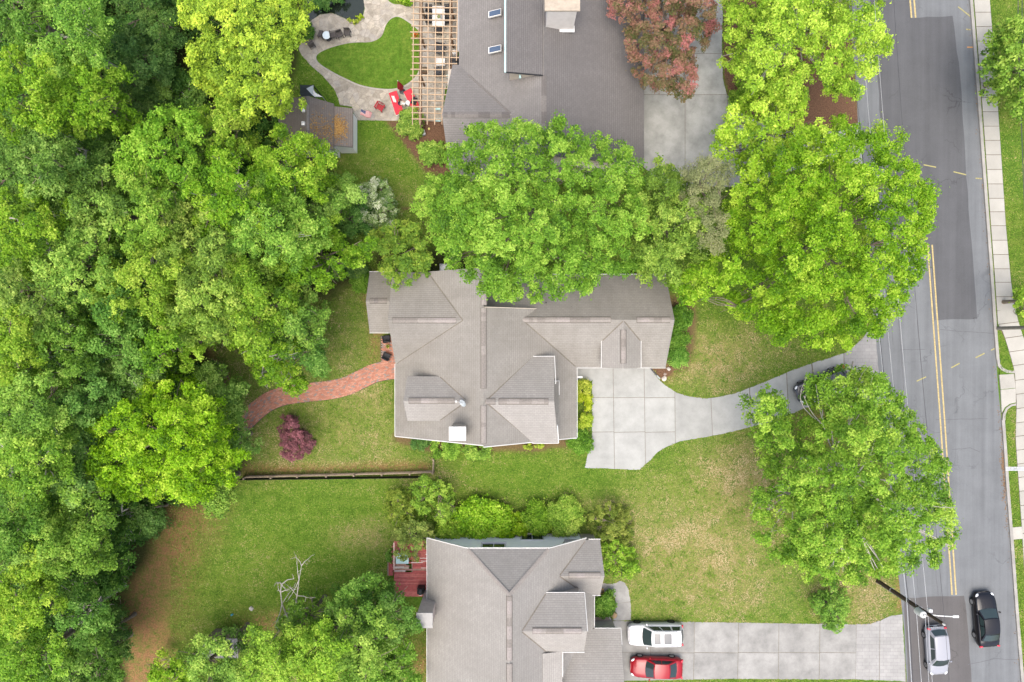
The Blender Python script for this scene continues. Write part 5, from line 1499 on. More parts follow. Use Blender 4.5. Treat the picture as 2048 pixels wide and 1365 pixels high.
def car(name, label, loc, heading, L, W, HT, paint, style, rims=ALLOY, sunroofs=(), cat='car'):
    o = thing(name, label, cat, loc, heading)
    hw = W / 2
    if style == 'sedan':
        st = [(-.500, .70, .72, .40), (-.490, .84, .84, .30), (-.46, .93, .93, .24), (-.38, .98, .97, .2), (-.2, 1, .98, .19), (.0, 1, .96, .19), (.16, 1, .95, .19), (.28, .99, .90, .2), (.38, .96, .83, .2), (.45, .87, .74, .22), (.485, .74, .65, .28), (.50, .60, .56, .36)]
        wb, rf, rr_, rb = .20, .055, -.20, -.37
    elif style == 'suv':
        st = [(-.500, .80, .90, .42), (-.490, .90, 1.02, .34), (-.46, .96, 1.07, .28), (-.3, 1, 1.08, .25), (.0, 1, 1.06, .25), (.18, 1, 1.05, .25), (.30, .99, 1.03, .25), (.40, .96, .98, .26), (.46, .88, .92, .28), (.488, .78, .82, .34), (.50, .66, .70, .42)]
        wb, rf, rr_, rb = .225, .08, -.42, -.475
    else:
        st = [(-.500, .76, .80, .40), (-.490, .87, .92, .30), (-.45, .95, .99, .24), (-.3, 1, 1.0, .2), (.0, 1, .98, .2), (.2, 1, .95, .2), (.32, .98, .89, .2), (.41, .93, .80, .22), (.465, .82, .72, .26), (.49, .70, .63, .32), (.50, .58, .55, .4)]
        wb, rf, rr_, rb = .26, .09, -.36, -.455
    ring = lambda x, w, zt, zb: [(x * L, 0, zb), (x * L, hw * w * .86, zb), (x * L, hw * w * .97, zb + .10), (x * L, hw * w, zb + (zt - zb) * .45), (x * L, hw * w * .985, zb + (zt - zb) * .72), (x * L, hw * w * .93, zt - .045), (x * L, hw * w * .84, zt - .005), (x * L, hw * w * .45, zt + .025), (x * L, 0, zt + .032)]
    V, Fc = [], []
    for s in st:
        h_ = ring(*s); V += h_ + [(x, -y, z) for x, y, z in reversed(h_[1:-1])]
    m = 16
    for i in range(len(st) - 1):
        for k in range(m):
            Fc.append((i * m + k, i * m + (k + 1) % m, (i + 1) * m + (k + 1) % m, (i + 1) * m + k))
    Fc.append(tuple(range(m))); Fc.append(tuple(reversed(range((len(st) - 1) * m, len(st) * m))))
    mk('body', V, Fc, paint, o, local=True, smooth=True)
    zb_ = lambda x: np.interp(x, [s[0] for s in st], [s[2] for s in st])
    hb, ht = hw * .90, hw * .70
    zr = HT
    bul = .16
    def ws(s, t):      # windscreen
        y = (s * 2 - 1)
        return (L * (wb + (rf - wb) * t) + bul * (1 - y * y) * (1 - .55 * t), y * (hb + (ht - hb) * t), zb_(wb) - .01 + (zr - .03 - zb_(wb)) * t - .03 * y * y * t)
    def rw(s, t):      # back window
        y = (s * 2 - 1)
        return (L * (rb + (rr_ - rb) * t) - bul * .7 * (1 - y * y) * (1 - .5 * t), y * (hb * .95 + (ht * .98 - hb * .95) * t), zb_(rb) - .01 + (zr - .04 - zb_(rb)) * t - .03 * y * y * t)
    def rfp(s, t):     # roof skin
        y = (s * 2 - 1); x0, x1 = rw(s, 1)[0], ws(s, 1)[0]
        return (x0 + (x1 - x0) * t, y * (ht * .98 + (ht - ht * .98) * t), zr - .04 + .05 * math.sin(math.pi * t) ** .8 - .03 * y * y + .01 * t)
    g = Geo()
    for fn, nu, nv in ((ws, 8, 3), (rfp, 8, 6), (rw, 8, 3)): g.add(*patch(fn, nu, nv))
    for sd in (0, 1):
        def side(s, t, sd=sd):
            a = rw(sd, t); b = ws(sd, t); x = a[0] + (b[0] - a[0]) * s
            top = rfp(sd, s)[2]
            y0, y1 = (hb * .95 + (hb - hb * .95) * s), (ht * .98 + (ht * .02) * s)
            zz = (zb_(rb) - .01) + ((zb_(wb) - .01) - (zb_(rb) - .01)) * s
            return (x, (y0 + (y1 - y0) * t) * (1 if sd else -1), zz + (top - zz) * t)
        g.add(*patch(side, 8, 3))
        # side glass in two lights with a pillar between
        for k, (a, b) in enumerate(((.10, .50), (.54, .90)) if style != 'suv' else ((.05, .28), (.33, .60), (.64, .92))):
            V2, F2 = patch(lambda s, t: side(a + (b - a) * s, .14 + .70 * t), 4, 2)
            V2 = [Vector(v) + Vector((0, .006 if sd else -.006, .003)) for v in V2]
            mk('side_window', *solid(V2, F2, (0, .006 if sd else -.006, .003)), CARGLASS, o, local=True)
    g.build('cabin', paint, o, local=True, smooth=True)
    V2, F2 = patch(lambda s, t: ws(.06 + .88 * s, .04 + .86 * t), 8, 3)
    mk('windscreen', *solid([Vector(v) + Vector((.004, 0, .006)) for v in V2], F2, (.004, 0, .006)), CARGLASS, o, local=True, smooth=False)
    V2, F2 = patch(lambda s, t: rw(.07 + .86 * s, .12 + .76 * t), 8, 3)
    mk('rear_window', *solid([Vector(v) + Vector((-.004, 0, .006)) for v in V2], F2, (-.004, 0, .006)), CARGLASS, o, local=True)
    for (t0, t1) in sunroofs:
        V2, F2 = patch(lambda s, t: rfp(.16 + .68 * s, t0 + (t1 - t0) * t), 6, 3)
        mk('sunroof', *solid([Vector(v) + Vector((0, 0, .006)) for v in V2], F2, (0, 0, .006)), SUNROOF, o, local=True)
    if style == 'suv':
        for s in (-1, 1): mk('roof_rail', *tube([(-.36 * L, s * ht * .95, zr - .03), (-.34 * L, s * ht * .95, zr + .03), (.04 * L, s * ht * .97, zr + .03), (.06 * L, s * ht * .97, zr - .01)], .02), paint, o, local=True)
    wr = .345 if style == 'suv' else .32
    for fx in (-.305, .315):
        for s in (-1, 1):
            c = (fx * L, s * (hw - .085), wr)
            rot = Matrix.Rotation(R(90), 3, 'X')
            V2, F2 = lathe((0, 0, 0), [(wr * .6, -.11), (wr * .95, -.11), (wr, -.07), (wr, .07), (wr * .95, .11), (wr * .6, .11)], 18)
            ty = mk('tyre', [rot @ Vector(v) + Vector(c) for v in V2], F2, RUBBER, o, local=True)
            V2, F2 = lathe((0, 0, 0), [(wr * .62, -.112), (wr * .62, .112), (wr * .2, .118), (wr * .1, .10)] if True else [], 10)
            mk('rim', [rot @ Vector(v) + Vector(c) for v in V2], F2, rims, ty, local=True)
    def lens(nm, x, y, z, sx, sy, sz, mt, rz):
        V2, F2 = lathe((0, 0, 0), [(.05, -.5), (.35, -.42), (.5, 0), (.35, .42), (.05, .5)], 8)
        q = Matrix.Rotation(rz, 3, 'Z')
        mk(nm, [q @ Vector((v[0] * sx, v[1] * sy, v[2] * sz)) + Vector((x, y, z)) for v in V2], F2, mt, o, local=True, smooth=True)
    for s in (-1, 1):
        zf = zb_(.46)
        lens('headlight', .455 * L, s * hw * .72, zf - .05, .42, .22, .16, LAMP, -s * .55)
        lens('taillight', -.478 * L, s * hw * .80, zb_(-.47) - .07, .20, .36, .22, TAIL, s * .3)
        lens('mirror', L * (wb - .055), s * (hw + .06), zb_(wb) + .06, .16, .24, .17, paint, s * .25)
    mk('grille', *box((.492 * L, 0, .50), (.05, hw * .95, .2)), TRIM, o, local=True, bevel=.01)
    mk('front_bumper_trim', *box((.482 * L, 0, .32), (.09, hw * 1.35, .12)), TRIM, o, local=True, bevel=.02)
    mk('rear_bumper_trim', *box((-.482 * L, 0, .36), (.10, hw * 1.5, .14)), TRIM, o, local=True, bevel=.02)
    mk('number_plate', *box((-.497 * L, 0, .66), (.03, .36, .16)), PLATE, o, local=True)
    # bonnet shut line and wipers
    wl = mk('wiper', *tube([(L * wb + .10, .35, zb_(wb) + .05), (L * wb + .06, -.25, zb_(wb) + .07)], .012, 4), TRIM, o, local=True)
    return o

def at(px, py, z=.8): 
    p = P(px, py, z); return (p.x, p.y, 0.0)
def up(p, z): return (p[0], p[1], z)
car('parked_suv', 'white sport utility car with two roof glass panels parked on the lower driveway', up(at(1311, 1270, .85), .04), R(180.5), 4.75, 1.90, 1.72, m_paint('paint_white', (0.58, 0.59, 0.60), .4, .1), 'suv', ALLOY_D, ((.34, .60), (.72, .93)), 'car')
car('parked_car', 'bright red saloon parked beside the white car on the lower driveway', up(at(1313, 1336, .72), .04), R(178.5), 4.5, 1.76, 1.44, m_paint('paint_red', (0.27, 0.004, 0.012), .28, .15), 'sedan')
dirv = math.atan2(-1, .0755)
car('silver_car', 'silver hatchback driving down the road below the utility pole', at(1876, 1303, .8), dirv, 4.25, 1.74, 1.55, m_paint('paint_silver', (0.27, 0.28, 0.31), .3, .4), 'hatch')
car('black_car', 'black saloon driving up the far lane of the road', at(1974, 1240, .75), dirv + math.pi, 4.7, 1.85, 1.45, m_paint('paint_black', (0.006, 0.006, 0.008), .2, .12), 'sedan')
car('dark_car', 'dark grey car mostly hidden under the tree on the curved driveway', up(at(1644, 770, .75), .04), math.atan2(-.40, -.92), 4.7, 1.84, 1.5, m_paint('paint_slate', (0.022, 0.026, 0.036), .25), 'hatch')

# ------------------------------------------------------------------ utility poles and cables
POLEW = plain('pole_wood', (0.060, 0.040, 0.028), 0.9, 0.3, 3)
POLEG = plain('pole_grey_wood', (0.20, 0.19, 0.16), 0.9, 0.25, 3)
b = P(1755, 1162, 0)
o = thing('utility_pole', 'dark wooden utility pole with lamp arm and transformer beside the road', 'utility pole', b)
mk('pole', *tube([(b.x, b.y, -.2), (b.x, b.y, 4.5), (b.x, b.y, 9.1)], [.17, .15, .115], 12), POLEW, o)
mk('conduit', *tube([(b.x - .12, b.y - .14, 0), (b.x - .11, b.y - .13, 7.4)], .035), GREYM, o)
for z in (2.2, 4.6, 6.2): mk('bracket', *lathe((b.x, b.y, z), [(.19, 0), (.19, .09), (.165, .09)], 12), GREYM, o)
tr = mk('transformer', *lathe((b.x - .42, b.y - .02, 6.55), [(.24, 0), (.27, .04), (.27, .85), (.22, .92), (.10, .97), (.08, 1.05)], 14), plain('transformer_grey', (0.60, 0.61, 0.60), 0.5, 0.06, 4), o)
for s in (-.1, .1): mk('bushing', *lathe((b.x - .42 + s, b.y, 7.45), [(.035, 0), (.05, .06), (.03, .12), (.05, .18), (.02, .25)], 8), plain('porcelain', (0.6, 0.58, 0.55), .3, .05, 4) if s < 0 else bpy.data.materials['porcelain'], tr)
arm = mk('lamp_arm', *tube([(b.x, b.y, 7.35), (b.x + .5, b.y + .0, 7.62), (b.x + 1.2, b.y, 7.75), (b.x + 1.7, b.y - .02, 7.76)], [.05, .045, .045, .04], 8), plain('lamp_grey', (0.68, 0.68, 0.67), .45, .05, 4), o)
mk('lamp_head', *box((b.x + 1.85, b.y - .02, 7.74), (.46, .20, .13)), bpy.data.materials['lamp_grey'], arm, bevel=.04)
mk('junction_box', *box((b.x + .12, b.y + .28, 7.3), (.28, .25, .34)), bpy.data.materials['lamp_grey'], o, bevel=.02)
mk('pole_top_insulator', *lathe((b.x, b.y, 9.1), [(.06, 0), (.09, .06), (.05, .12), (.09, .18), (.02, .28)], 10), bpy.data.materials['porcelain'], o)
BLACKW = plain('cable_black', (0.05, 0.05, 0.055), .6, .1, 4); ALU = plain('cable_aluminium', (0.50, 0.51, 0.52), .45, .08, 4, .5, .3)
def cable(label, pts, r, mt):
    out = []
    for i in range(len(pts) - 1):
        a, c = Vector(pts[i]), Vector(pts[i + 1])
        sag = (c - a).length * .012
        for k in range(10):
            t = k / 10; p = a.lerp(c, t); p.z -= sag * 4 * t * (1 - t); out.append(p)
    out.append(Vector(pts[-1]))
    return props(mk('overhead_cable', *tube(out, r, 5), mt), label, 'cable', 'overhead cables on the roadside pole')
north = lambda x, z: Vector((x, 62, z)); south = lambda x, z: Vector((x, -75, z))
cable('thick pale overhead cable along the road edge, lowest on the pole', [north(24.6, 5.2), (b.x - .17, b.y, 4.75), south(36.2, 5.0)], .032, ALU)
cable('black overhead cable beside the thick pale one along the road edge', [north(24.3, 5.5), (b.x - .17, b.y + .04, 5.0), south(36.0, 5.3)], .024, BLACKW)
cable('thin grey overhead cable left of the transformer', [north(24.9, 6.4), (b.x - .10, b.y, 5.9), south(36.9, 6.2)], .016, ALU)
cable('thin overhead cable running from the transformer down the road', [(b.x - .35, b.y - .05, 7.5), south(36.2, 7.3)], .014, ALU)
cable('thin overhead cable from the lamp bracket down the road', [north(25.6, 7.7), (b.x, b.y - .1, 7.3), south(36.9, 7.2)], .014, ALU)
cable('topmost thin overhead cable over the road pole', [north(26.2, 9.6), (b.x, b.y, 9.36), south(37.4, 9.5)], .012, BLACKW)
b2 = P(1995, 657, .1)
o = thing('utility_pole', 'grey wooden pole at the sidewalk bend leaving the right edge', 'utility pole', b2)
mk('pole', *tube([(b2.x, b2.y, -.1), (b2.x, b2.y, 5), (b2.x, b2.y, 10)], [.155, .14, .115], 12), POLEG, o)
mk('crossarm', *box((b2.x, b2.y, 9.3), (.12, 2.2, .14)), POLEG, o)
for s in (-.9, .9): mk('insulator', *lathe((b2.x, b2.y + s, 9.37), [(.04, 0), (.06, .06), (.03, .12), (.05, .2)], 8), bpy.data.materials['porcelain'], o)
for k, (x, lab) in enumerate(((2036, 'dark overhead wire over the tree across the road, left one of two'), (2044, 'dark overhead wire over the tree across the road, right one of two'))):
    p = P(x, 60, 6.5); q = P(x + 18, 560, 6.5)
    props(mk('overhead_cable', *tube([(p.x - (q.x - p.x) * .6, 60, 7.2), p, q, (b2.x + .1, b2.y, 6.6)], .03, 5), BLACKW), lab, 'cable', 'wires across the road')

# ------------------------------------------------------------------ fences
o = thing('rail_fence', 'weathered wooden post and rail fence along the back lawn edge', 'fence', P(680, 948, 0))
posts = [(497, 953), (550, 951.5), (602, 950), (659, 949), (713, 947.5), (768, 946), (823, 944.5), (868, 942.5)]
pw = [P(x, y, 0) for x, y in posts]
for p in pw: mk('post', *box((p.x, p.y, .58), (.13, .13, 1.2), random.uniform(-.2, .2)), FENCEW, o, bevel=.02)
for a, c in zip(pw, pw[1:]):
    for z in (.28, .62, .98):
        mk('rail', *beam((a.x - .05, a.y + .08, z + random.uniform(-.03, .03)), (c.x + .05, c.y + .08, z + random.uniform(-.03, .03)), .06, .13), FENCEW, o)
e = P(869, 916, 0)
mk('post', *box((e.x, e.y, .58), (.13, .13, 1.2)), FENCEW, o, bevel=.02)
for z in (.28, .62, .98): mk('rail', *beam((pw[-1].x, pw[-1].y, z), (e.x, e.y, z), .06, .13), FENCEW, o)
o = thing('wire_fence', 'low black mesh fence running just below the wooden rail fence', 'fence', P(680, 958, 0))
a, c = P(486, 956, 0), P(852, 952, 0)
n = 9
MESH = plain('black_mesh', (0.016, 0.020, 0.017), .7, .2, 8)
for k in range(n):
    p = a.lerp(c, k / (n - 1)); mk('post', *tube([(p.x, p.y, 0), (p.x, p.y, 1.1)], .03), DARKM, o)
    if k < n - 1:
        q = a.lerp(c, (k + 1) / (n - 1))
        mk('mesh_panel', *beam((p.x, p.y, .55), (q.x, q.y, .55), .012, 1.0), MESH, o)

# ------------------------------------------------------------------ pergola, its furniture, patio things
o = thing('pergola', 'pale timber lattice pergola over the patio against the north house', 'pergola', P(870, 120, 0))
ZP = 2.9
k = 0
yv = -22.0
while yv < 246:
    xr = 918 if yv < 125 else 915 - (yv - 125) * .30
    a, c = P(822 + random.uniform(-2, 2), yv, ZP), P(xr, yv + 1.5, ZP)
    mk('rafter', *beam(a, c, .055, .14), TIMBER, o)
    yv += 12.4
for i, x in enumerate((826.5, 841.5, 856, 871, 885.5, 900, 914.5)):
    yb = 250 if i < 5 else (170 if i == 5 else 122)
    a, c = P(x + 1.2, -40, ZP + .12), P(x - 1.6, yb, ZP + .12)
    mk('lath', *beam(a, c, .06, .07), TIMBER, o)
for x in (842.5, 902.5):
    yb = 246 if x < 880 else 160
    for d in (-.1, .1):
        a, c = P(x, -40, ZP - .25), P(x - 2, yb, ZP - .25)
        mk('beam', *beam(a + Vector((d, 0, 0)), c + Vector((d, 0, 0)), .05, .24), TIMB_D, o)
    for y in (10, 70, 150, 238):
        if y > yb: continue
        p = P(x - 2 * y / 240, y, ZP - .35)
        mk('post', *box((p.x, p.y, (ZP - .35) / 2), (.15, .15, ZP - .35)), TIMB_D, o)
        for s in (-1, 1): mk('brace', *beam((p.x, p.y + s * .08, ZP - 1.1), (p.x, p.y + s * .75, ZP - .38), .09, .09), TIMB_D, o)

def chair(label, px, py, rz, mt=CHAR, w=.58, name='patio_chair', group=None):
    b = P(px, py, 0)
    o = thing(name, label, 'chair', up(b, .05), rz, group)
    mk('seat', *box((0, 0, .40), (w, w * .95, .10)), mt, o, local=True, bevel=.03)
    mk('backrest', *box((0, -w * .46, .66), (w, .08, .50), 0, Matrix.Rotation(R(-12), 3, 'X')), mt, o, local=True, bevel=.03)
    for s in (-1, 1):
        mk('arm', *box((s * w * .48, 0, .60), (.07, w * .9, .05)), mt, o, local=True, bevel=.015)
        for t in (-1, 1): mk('leg', *box((s * w * .45, t * w * .42, .18), (.05, .05, .36)), mt, o, local=True)
    return o
def table(label, px, py, w, d, hgt, mt, name='dining_table'):
    b = P(px, py, hgt)
    o = thing(name, label, 'table', (b.x, b.y, .05))
    mk('table_top', *box((0, 0, hgt - .03), (w, d, .06)), mt, o, local=True, bevel=.015)
    for s in (-1, 1):
        for t in (-1, 1): mk('leg', *box((s * (w / 2 - .08), t * (d / 2 - .08), (hgt - .06) / 2), (.08, .08, hgt - .06)), mt, o, local=True)
    return o
table('long white dining table under the pergola', 877, 33, 1.08, 1.72, .75, WHITE)
for lab, x, y, r in (('dark chair at the upper end of the dining table', 876, 5, 180), ('dark chair at the lower end of the dining table', 878, 66, 0),
                     ('dark chair on the left of the dining table, upper one', 860, 23, -90), ('dark chair on the left of the dining table, lower one', 860, 45, -90),
                     ('dark chair on the right of the dining table, upper one', 895, 23, 90), ('dark chair on the right of the dining table, lower one', 895, 45, 90)):
    chair(lab, x, y, R(r), BLACK, group='chairs round the dining table')
b = P(879, 34, .83)
props(mk('planter', *lathe((b.x - .06, b.y, .80), [(.12, 0), (.16, .1), (.15, .1), (.02, .06)], 12), plain('dish_green', (.22, .24, .10), .6, .4, 20)), 'small green centrepiece bowl on the white dining table', 'bowl')
props(mk('serving_tray', *box((b.x + .2, b.y, .815), (.26, .42, .03)), plain('tray_grey', (.25, .26, .27), .4, .1, 5), bevel=.01), 'grey serving tray on the white dining table', 'tray')
table('small white square table between two dark armchairs', 881, 123, .78, .78, .5, WHITE, 'coffee_table')
chair('dark armchair above the small white table', 881, 103, R(170), CHAR, .85, 'armchair')
chair('dark armchair below the small white table', 879, 148, R(2), CHAR, .8, 'armchair')
b = P(909, 105, .7)
g = thing('heater', 'small white round patio side table beside the dark cabinet', 'table', up(b, .05))
mk('table_top', *lathe((0, 0, .66), [(.2, 0), (.2, .04)], 14), WHITE, g, local=True); mk('stem', *lathe((0, 0, 0), [(.14, 0), (.03, .05), (.03, .66)], 10), WHITE, g, local=True)
g.name = 'side_table'
b = P(908, 119, .9)
g = thing('grill', 'dark barbecue cabinet against the north house wall', 'grill', up(b, .05))
mk('cabinet', *box((0, 0, .42), (.85, .62, .84)), CHAR, g, local=True, bevel=.03); mk('lid', *box((0, .0, .93), (.75, .5, .18)), DARKM, g, local=True, bevel=.06); mk('handle', *tube([(-.25, -.3, .95), (.25, -.3, .95)], .02), GREYM, g, local=True)
b = P(848, 140, .4)
g = thing('planter_pot', 'brown square planter on the pergola edge stones', 'planter', up(b, .05))
mk('pot', *box((0, 0, .2), (.5, .5, .4)), TIMB_D, g, local=True, bevel=.03); mk('soil', *box((0, 0, .39), (.42, .42, .04)), JOINT, g, local=True)
for k, (x, y, lab) in enumerate(((832, 66, 'orange flowers by the pergola lawn edge'), (831, 72, 'red flowers by the pergola lawn edge'))):
    rng = np.random.default_rng(60 + k); b = P(x, y, .2)
    pos = np.array([b.x, b.y, .15]) + rng.normal(0, 1, (60, 3)) * np.array([.16, .12, .05]); nn = unit(60, rng, .3)
    g = thing('flowers', lab, 'flowers', up(b, .07))
    ob = link('petals', leaf_mesh('petals', pos - np.array([b.x, b.y, .07]), nn, .1, rng.random(60), plain('petals_%d' % k, ((.55, .16, .03), (.5, .05, .02))[k], .7, .2, 9)), g); ob['kind'] = 'stuff'
    mk('stem', *tube([(0, 0, 0), (.02, 0, .12)], .012), LEAF['mid'], g, local=True)

def lounger(label, px, py, rz):
    b = P(px, py, .4)
    o = thing('sun_lounger', label, 'sun lounger', (b.x, b.y, .05), rz, 'red sun loungers')
    mk('frame', *box((0, 0, .22), (.78, 2.0, .07)), WHITE, o, local=True, bevel=.01)
    for s in (-1, 1):
        for t in (-1, 1): mk('leg', *box((s * .32, t * .85, .1), (.06, .06, .2)), WHITE, o, local=True)
    mk('seat_cushion', *box((0, -.30, .31), (.74, 1.30, .11)), RED, o, local=True, bevel=.03)
    mk('back_cushion', *box((0, .62, .44), (.74, .74, .11), 0, Matrix.Rotation(R(25), 3, 'X')), RED, o, local=True, bevel=.03)
    return o
lounger('red cushioned sun lounger with a seated figure, left of the small tables', 793, 207, R(18))
lounger('red cushioned sun lounger with a black towel beside the pergola edge', 825, 202, R(27))
for x, y, lab in ((806.5, 207, 'small white round side table nearest the seated figure'), (815.5, 206, 'small white round side table nearest the right red lounger')):
    b = P(x, y, .45)
    g = thing('side_table', lab, 'table', up(b, .05))
    mk('table_top', *lathe((0, 0, .42), [(.17, 0), (.19, .015), (.19, .03)], 16), WHITE, g, local=True); mk('stem', *lathe((0, 0, 0), [(.12, 0), (.02, .04), (.02, .42)], 10), GREYM, g, local=True)
b = P(828, 202, .5)
V2, F2 = patch(lambda s, t: (b.x + (s - .5) * .45 + (t - .5) * .18, b.y + (t - .5) * .62 - (s - .5) * .2, .48 + .05 * math.sin(9 * s + 5 * t) + .03 * math.sin(14 * t)), 8, 8)
props(mk('towel', *solid(V2, F2, (0, 0, .03)), BLACK), 'crumpled black towel lying on the right red lounger', 'towel')
b = P(788, 199, .55)
V2, F2 = patch(lambda s, t: (b.x + (s - .5) * .26 + (t - .5) * .2, b.y + (t - .5) * -.55, .58 + .05 * math.sin(8 * s + 6 * t)), 6, 6)
props(mk('towel', *solid(V2, F2, (0, 0, .03)), WHITE), 'crumpled white towel at the head of the left red lounger', 'towel')

# seated figure on the left lounger
def person():
    loc = P(798, 206, .5)
    o = thing('person', 'person in a navy top and pale trousers sitting on the left red lounger', 'person', (loc.x, loc.y, .05), R(-12))
    J = {'pel': (0, 0, .47, .15, .13), 'bel': (.02, 0, .62, .14, .115), 'che': (.05, 0, .82, .17, .12), 'nec': (.08, 0, .97, .055, .055), 'hd0': (.11, 0, 1.05, .075, .08), 'hd1': (.13, 0, 1.15, .088, .082), 'hd2': (.12, 0, 1.22, .06, .06)}
    E = [('pel', 'bel'), ('bel', 'che'), ('che', 'nec'), ('nec', 'hd0'), ('hd0', 'hd1'), ('hd1', 'hd2')]
    for s, t in ((1, 'l'), (-1, 'r')):
        J['hip' + t] = (.06, s * .10, .46, .10, .095); J['kne' + t] = (.48, s * .13, .47, .065, .065); J['cal' + t] = (.52, s * .13, .28, .055, .055); J['ank' + t] = (.52, s * .13, .07, .04, .04); J['toe' + t] = (.70, s * .15, .03, .035, .03)
        J['sho' + t] = (.05, s * .19, .88, .062, .06); J['elb' + t] = (.12, s * .25, .64, .045, .045); J['wri' + t] = (.34, s * .17, .56, .03, .03); J['pal' + t] = (.42, s * .15, .545, .036, .022)
        E += [('pel', 'hip' + t), ('hip' + t, 'kne' + t), ('kne' + t, 'cal' + t), ('cal' + t, 'ank' + t), ('ank' + t, 'toe' + t), ('che', 'sho' + t), ('sho' + t, 'elb' + t), ('elb' + t, 'wri' + t), ('wri' + t, 'pal' + t)]
        for f, (dy, ln) in enumerate(((-.028, .075), (-.009, .09), (.010, .085), (.028, .065))):
            J['f%d%s' % (f, t)] = (.42 + ln * .6, s * .15 + dy, .545, .009, .009); J['g%d%s' % (f, t)] = (.42 + ln, s * .15 + dy, .525, .008, .008)
            E += [('pal' + t, 'f%d%s' % (f, t)), ('f%d%s' % (f, t), 'g%d%s' % (f, t))]
        J['th' + t] = (.42, s * .15 - s * .05, .54, .010, .010); E += [('pal' + t, 'th' + t)]
    ks = list(J)
    me = bpy.data.meshes.new('body'); me.from_pydata([J[k][:3] for k in ks], [(ks.index(a), ks.index(c)) for a, c in E], [])
    ob = bpy.data.objects.new('body', me); C.objects.link(ob)
    sk = ob.modifiers.new('skin', 'SKIN'); ss = ob.modifiers.new('sub', 'SUBSURF'); ss.levels = 1; ss.render_levels = 1
    if not me.skin_vertices: me.skin_vertices.new()
    for i, k in enumerate(ks):
        me.skin_vertices[0].data[i].radius = J[k][3:5]; me.skin_vertices[0].data[i].use_root = (k == 'pel')
    dg = bpy.context.evaluated_depsgraph_get()
    m2 = bpy.data.meshes.new_from_object(ob.evaluated_get(dg)); m2.name = 'body'
    bpy.data.objects.remove(ob)
    NAVY = plain('navy_cotton', (.016, .018, .060), .85, .2, 8); PALE_T = plain('pale_trousers', (.52, .50, .45), .85, .12, 8); SKIN = plain('skin', (.42, .24, .17), .6, .05, 8); SHOE = plain('shoe', (.30, .28, .26), .7, .1, 8)
    for m in (NAVY, PALE_T, SKIN, SHOE): m2.materials.append(m)
    for p in m2.polygons:
        x, y, z = p.center
        p.use_smooth = True
        p.material_index = 2 if z > .95 else (3 if z < .09 else (1 if (z < .55 and not (x > .28 and z > .53 and abs(y) < .25)) else (2 if x > .22 else 0)))
    link('body', m2, o)
    V2, F2 = lathe((.115, 0, 1.13), [(.098, -.06), (.108, 0), (.10, .06), (.07, .105), (.02, .125)], 12)
    mk('hair', V2, F2, plain('brown_hair', (.16, .075, .03), .6, .25, 20), o, local=True, smooth=True)
    for s in (-1, 1):
        mk('ear', *box((.12, s * .092, 1.13), (.03, .018, .05)), SKIN, o, local=True, bevel=.006); mk('eye', *lathe((.205, s * .032, 1.12), [(.004, -.010), (.011, 0), (.004, .010)], 8), WHITE, o, local=True)
    mk('nose', *box((.222, 0, 1.095), (.03, .022, .04)), SKIN, o, local=True, bevel=.008); mk('mouth', *box((.207, 0, 1.055), (.012, .04, .010)), plain('lips', (.35, .12, .10), .6, .05, 8), o, local=True)
person()

# closed red umbrellas, flag, loose chairs, globe table
def umbrella(label, px, py, hgt):
    b = P(px, py, 0)
    o = thing('closed_umbrella', label, 'umbrella', up(b, .05))
    mk('base', *lathe((0, 0, 0), [(.27, 0), (.27, .06), (.06, .10)], 16), DARKM, o, local=True)
    mk('pole', *tube([(0, 0, .05), (0, 0, hgt)], .022), GREYM, o, local=True)
    n = 16; V2, F2 = [], []
    for i, (r, z) in enumerate(((.20, .75), (.235, .9), (.20, 1.3), (.14, 1.75), (.07, 2.15), (.03, hgt - .12))):
        for k in range(n):
            q = r * (1 + (.22 if k % 2 else -.18)); t = 2 * math.pi * k / n
            V2.append((q * math.cos(t), q * math.sin(t), z))
    for i in range(5):
        for k in range(n): F2.append((i * n + k, i * n + (k + 1) % n, (i + 1) * n + (k + 1) % n, (i + 1) * n + k))
    F2 += [tuple(reversed(range(n))), tuple(range(5 * n, 6 * n))]
    mk('canopy', V2, F2, REDU, o, local=True)
    mk('finial', *lathe((0, 0, hgt - .04), [(.02, 0), (.04, .04), (.015, .09)], 10), WHITE, o, local=True)
umbrella('closed dark red umbrella standing at the lawn edge above the loungers', 805, 184, 2.5)
b = P(759, 214, .5)
g = thing('garden_chair', 'red garden chair standing alone on the flagstones', 'chair', (b.x, b.y, .05), R(150), None)
RED2 = plain('red_paint', (.30, .012, .018), .5, .2, 6)
for k in range(5): mk('seat_slat', *box((0, -.2 + k * .1, .36), (.56, .085, .03)), RED2, g, local=True)
for k in range(5): mk('back_slat', *box((-.22 + k * .11, -.34, .66), (.095, .03, .62), 0, Matrix.Rotation(R(-18), 3, 'X')), RED2, g, local=True)
for s in (-1, 1):
    mk('arm', *box((s * .34, -.02, .55), (.12, .64, .03)), RED2, g, local=True)
    for t in (-1, 1): mk('leg', *box((s * .3, t * .24, .27), (.05, .08, .54)), RED2, g, local=True)
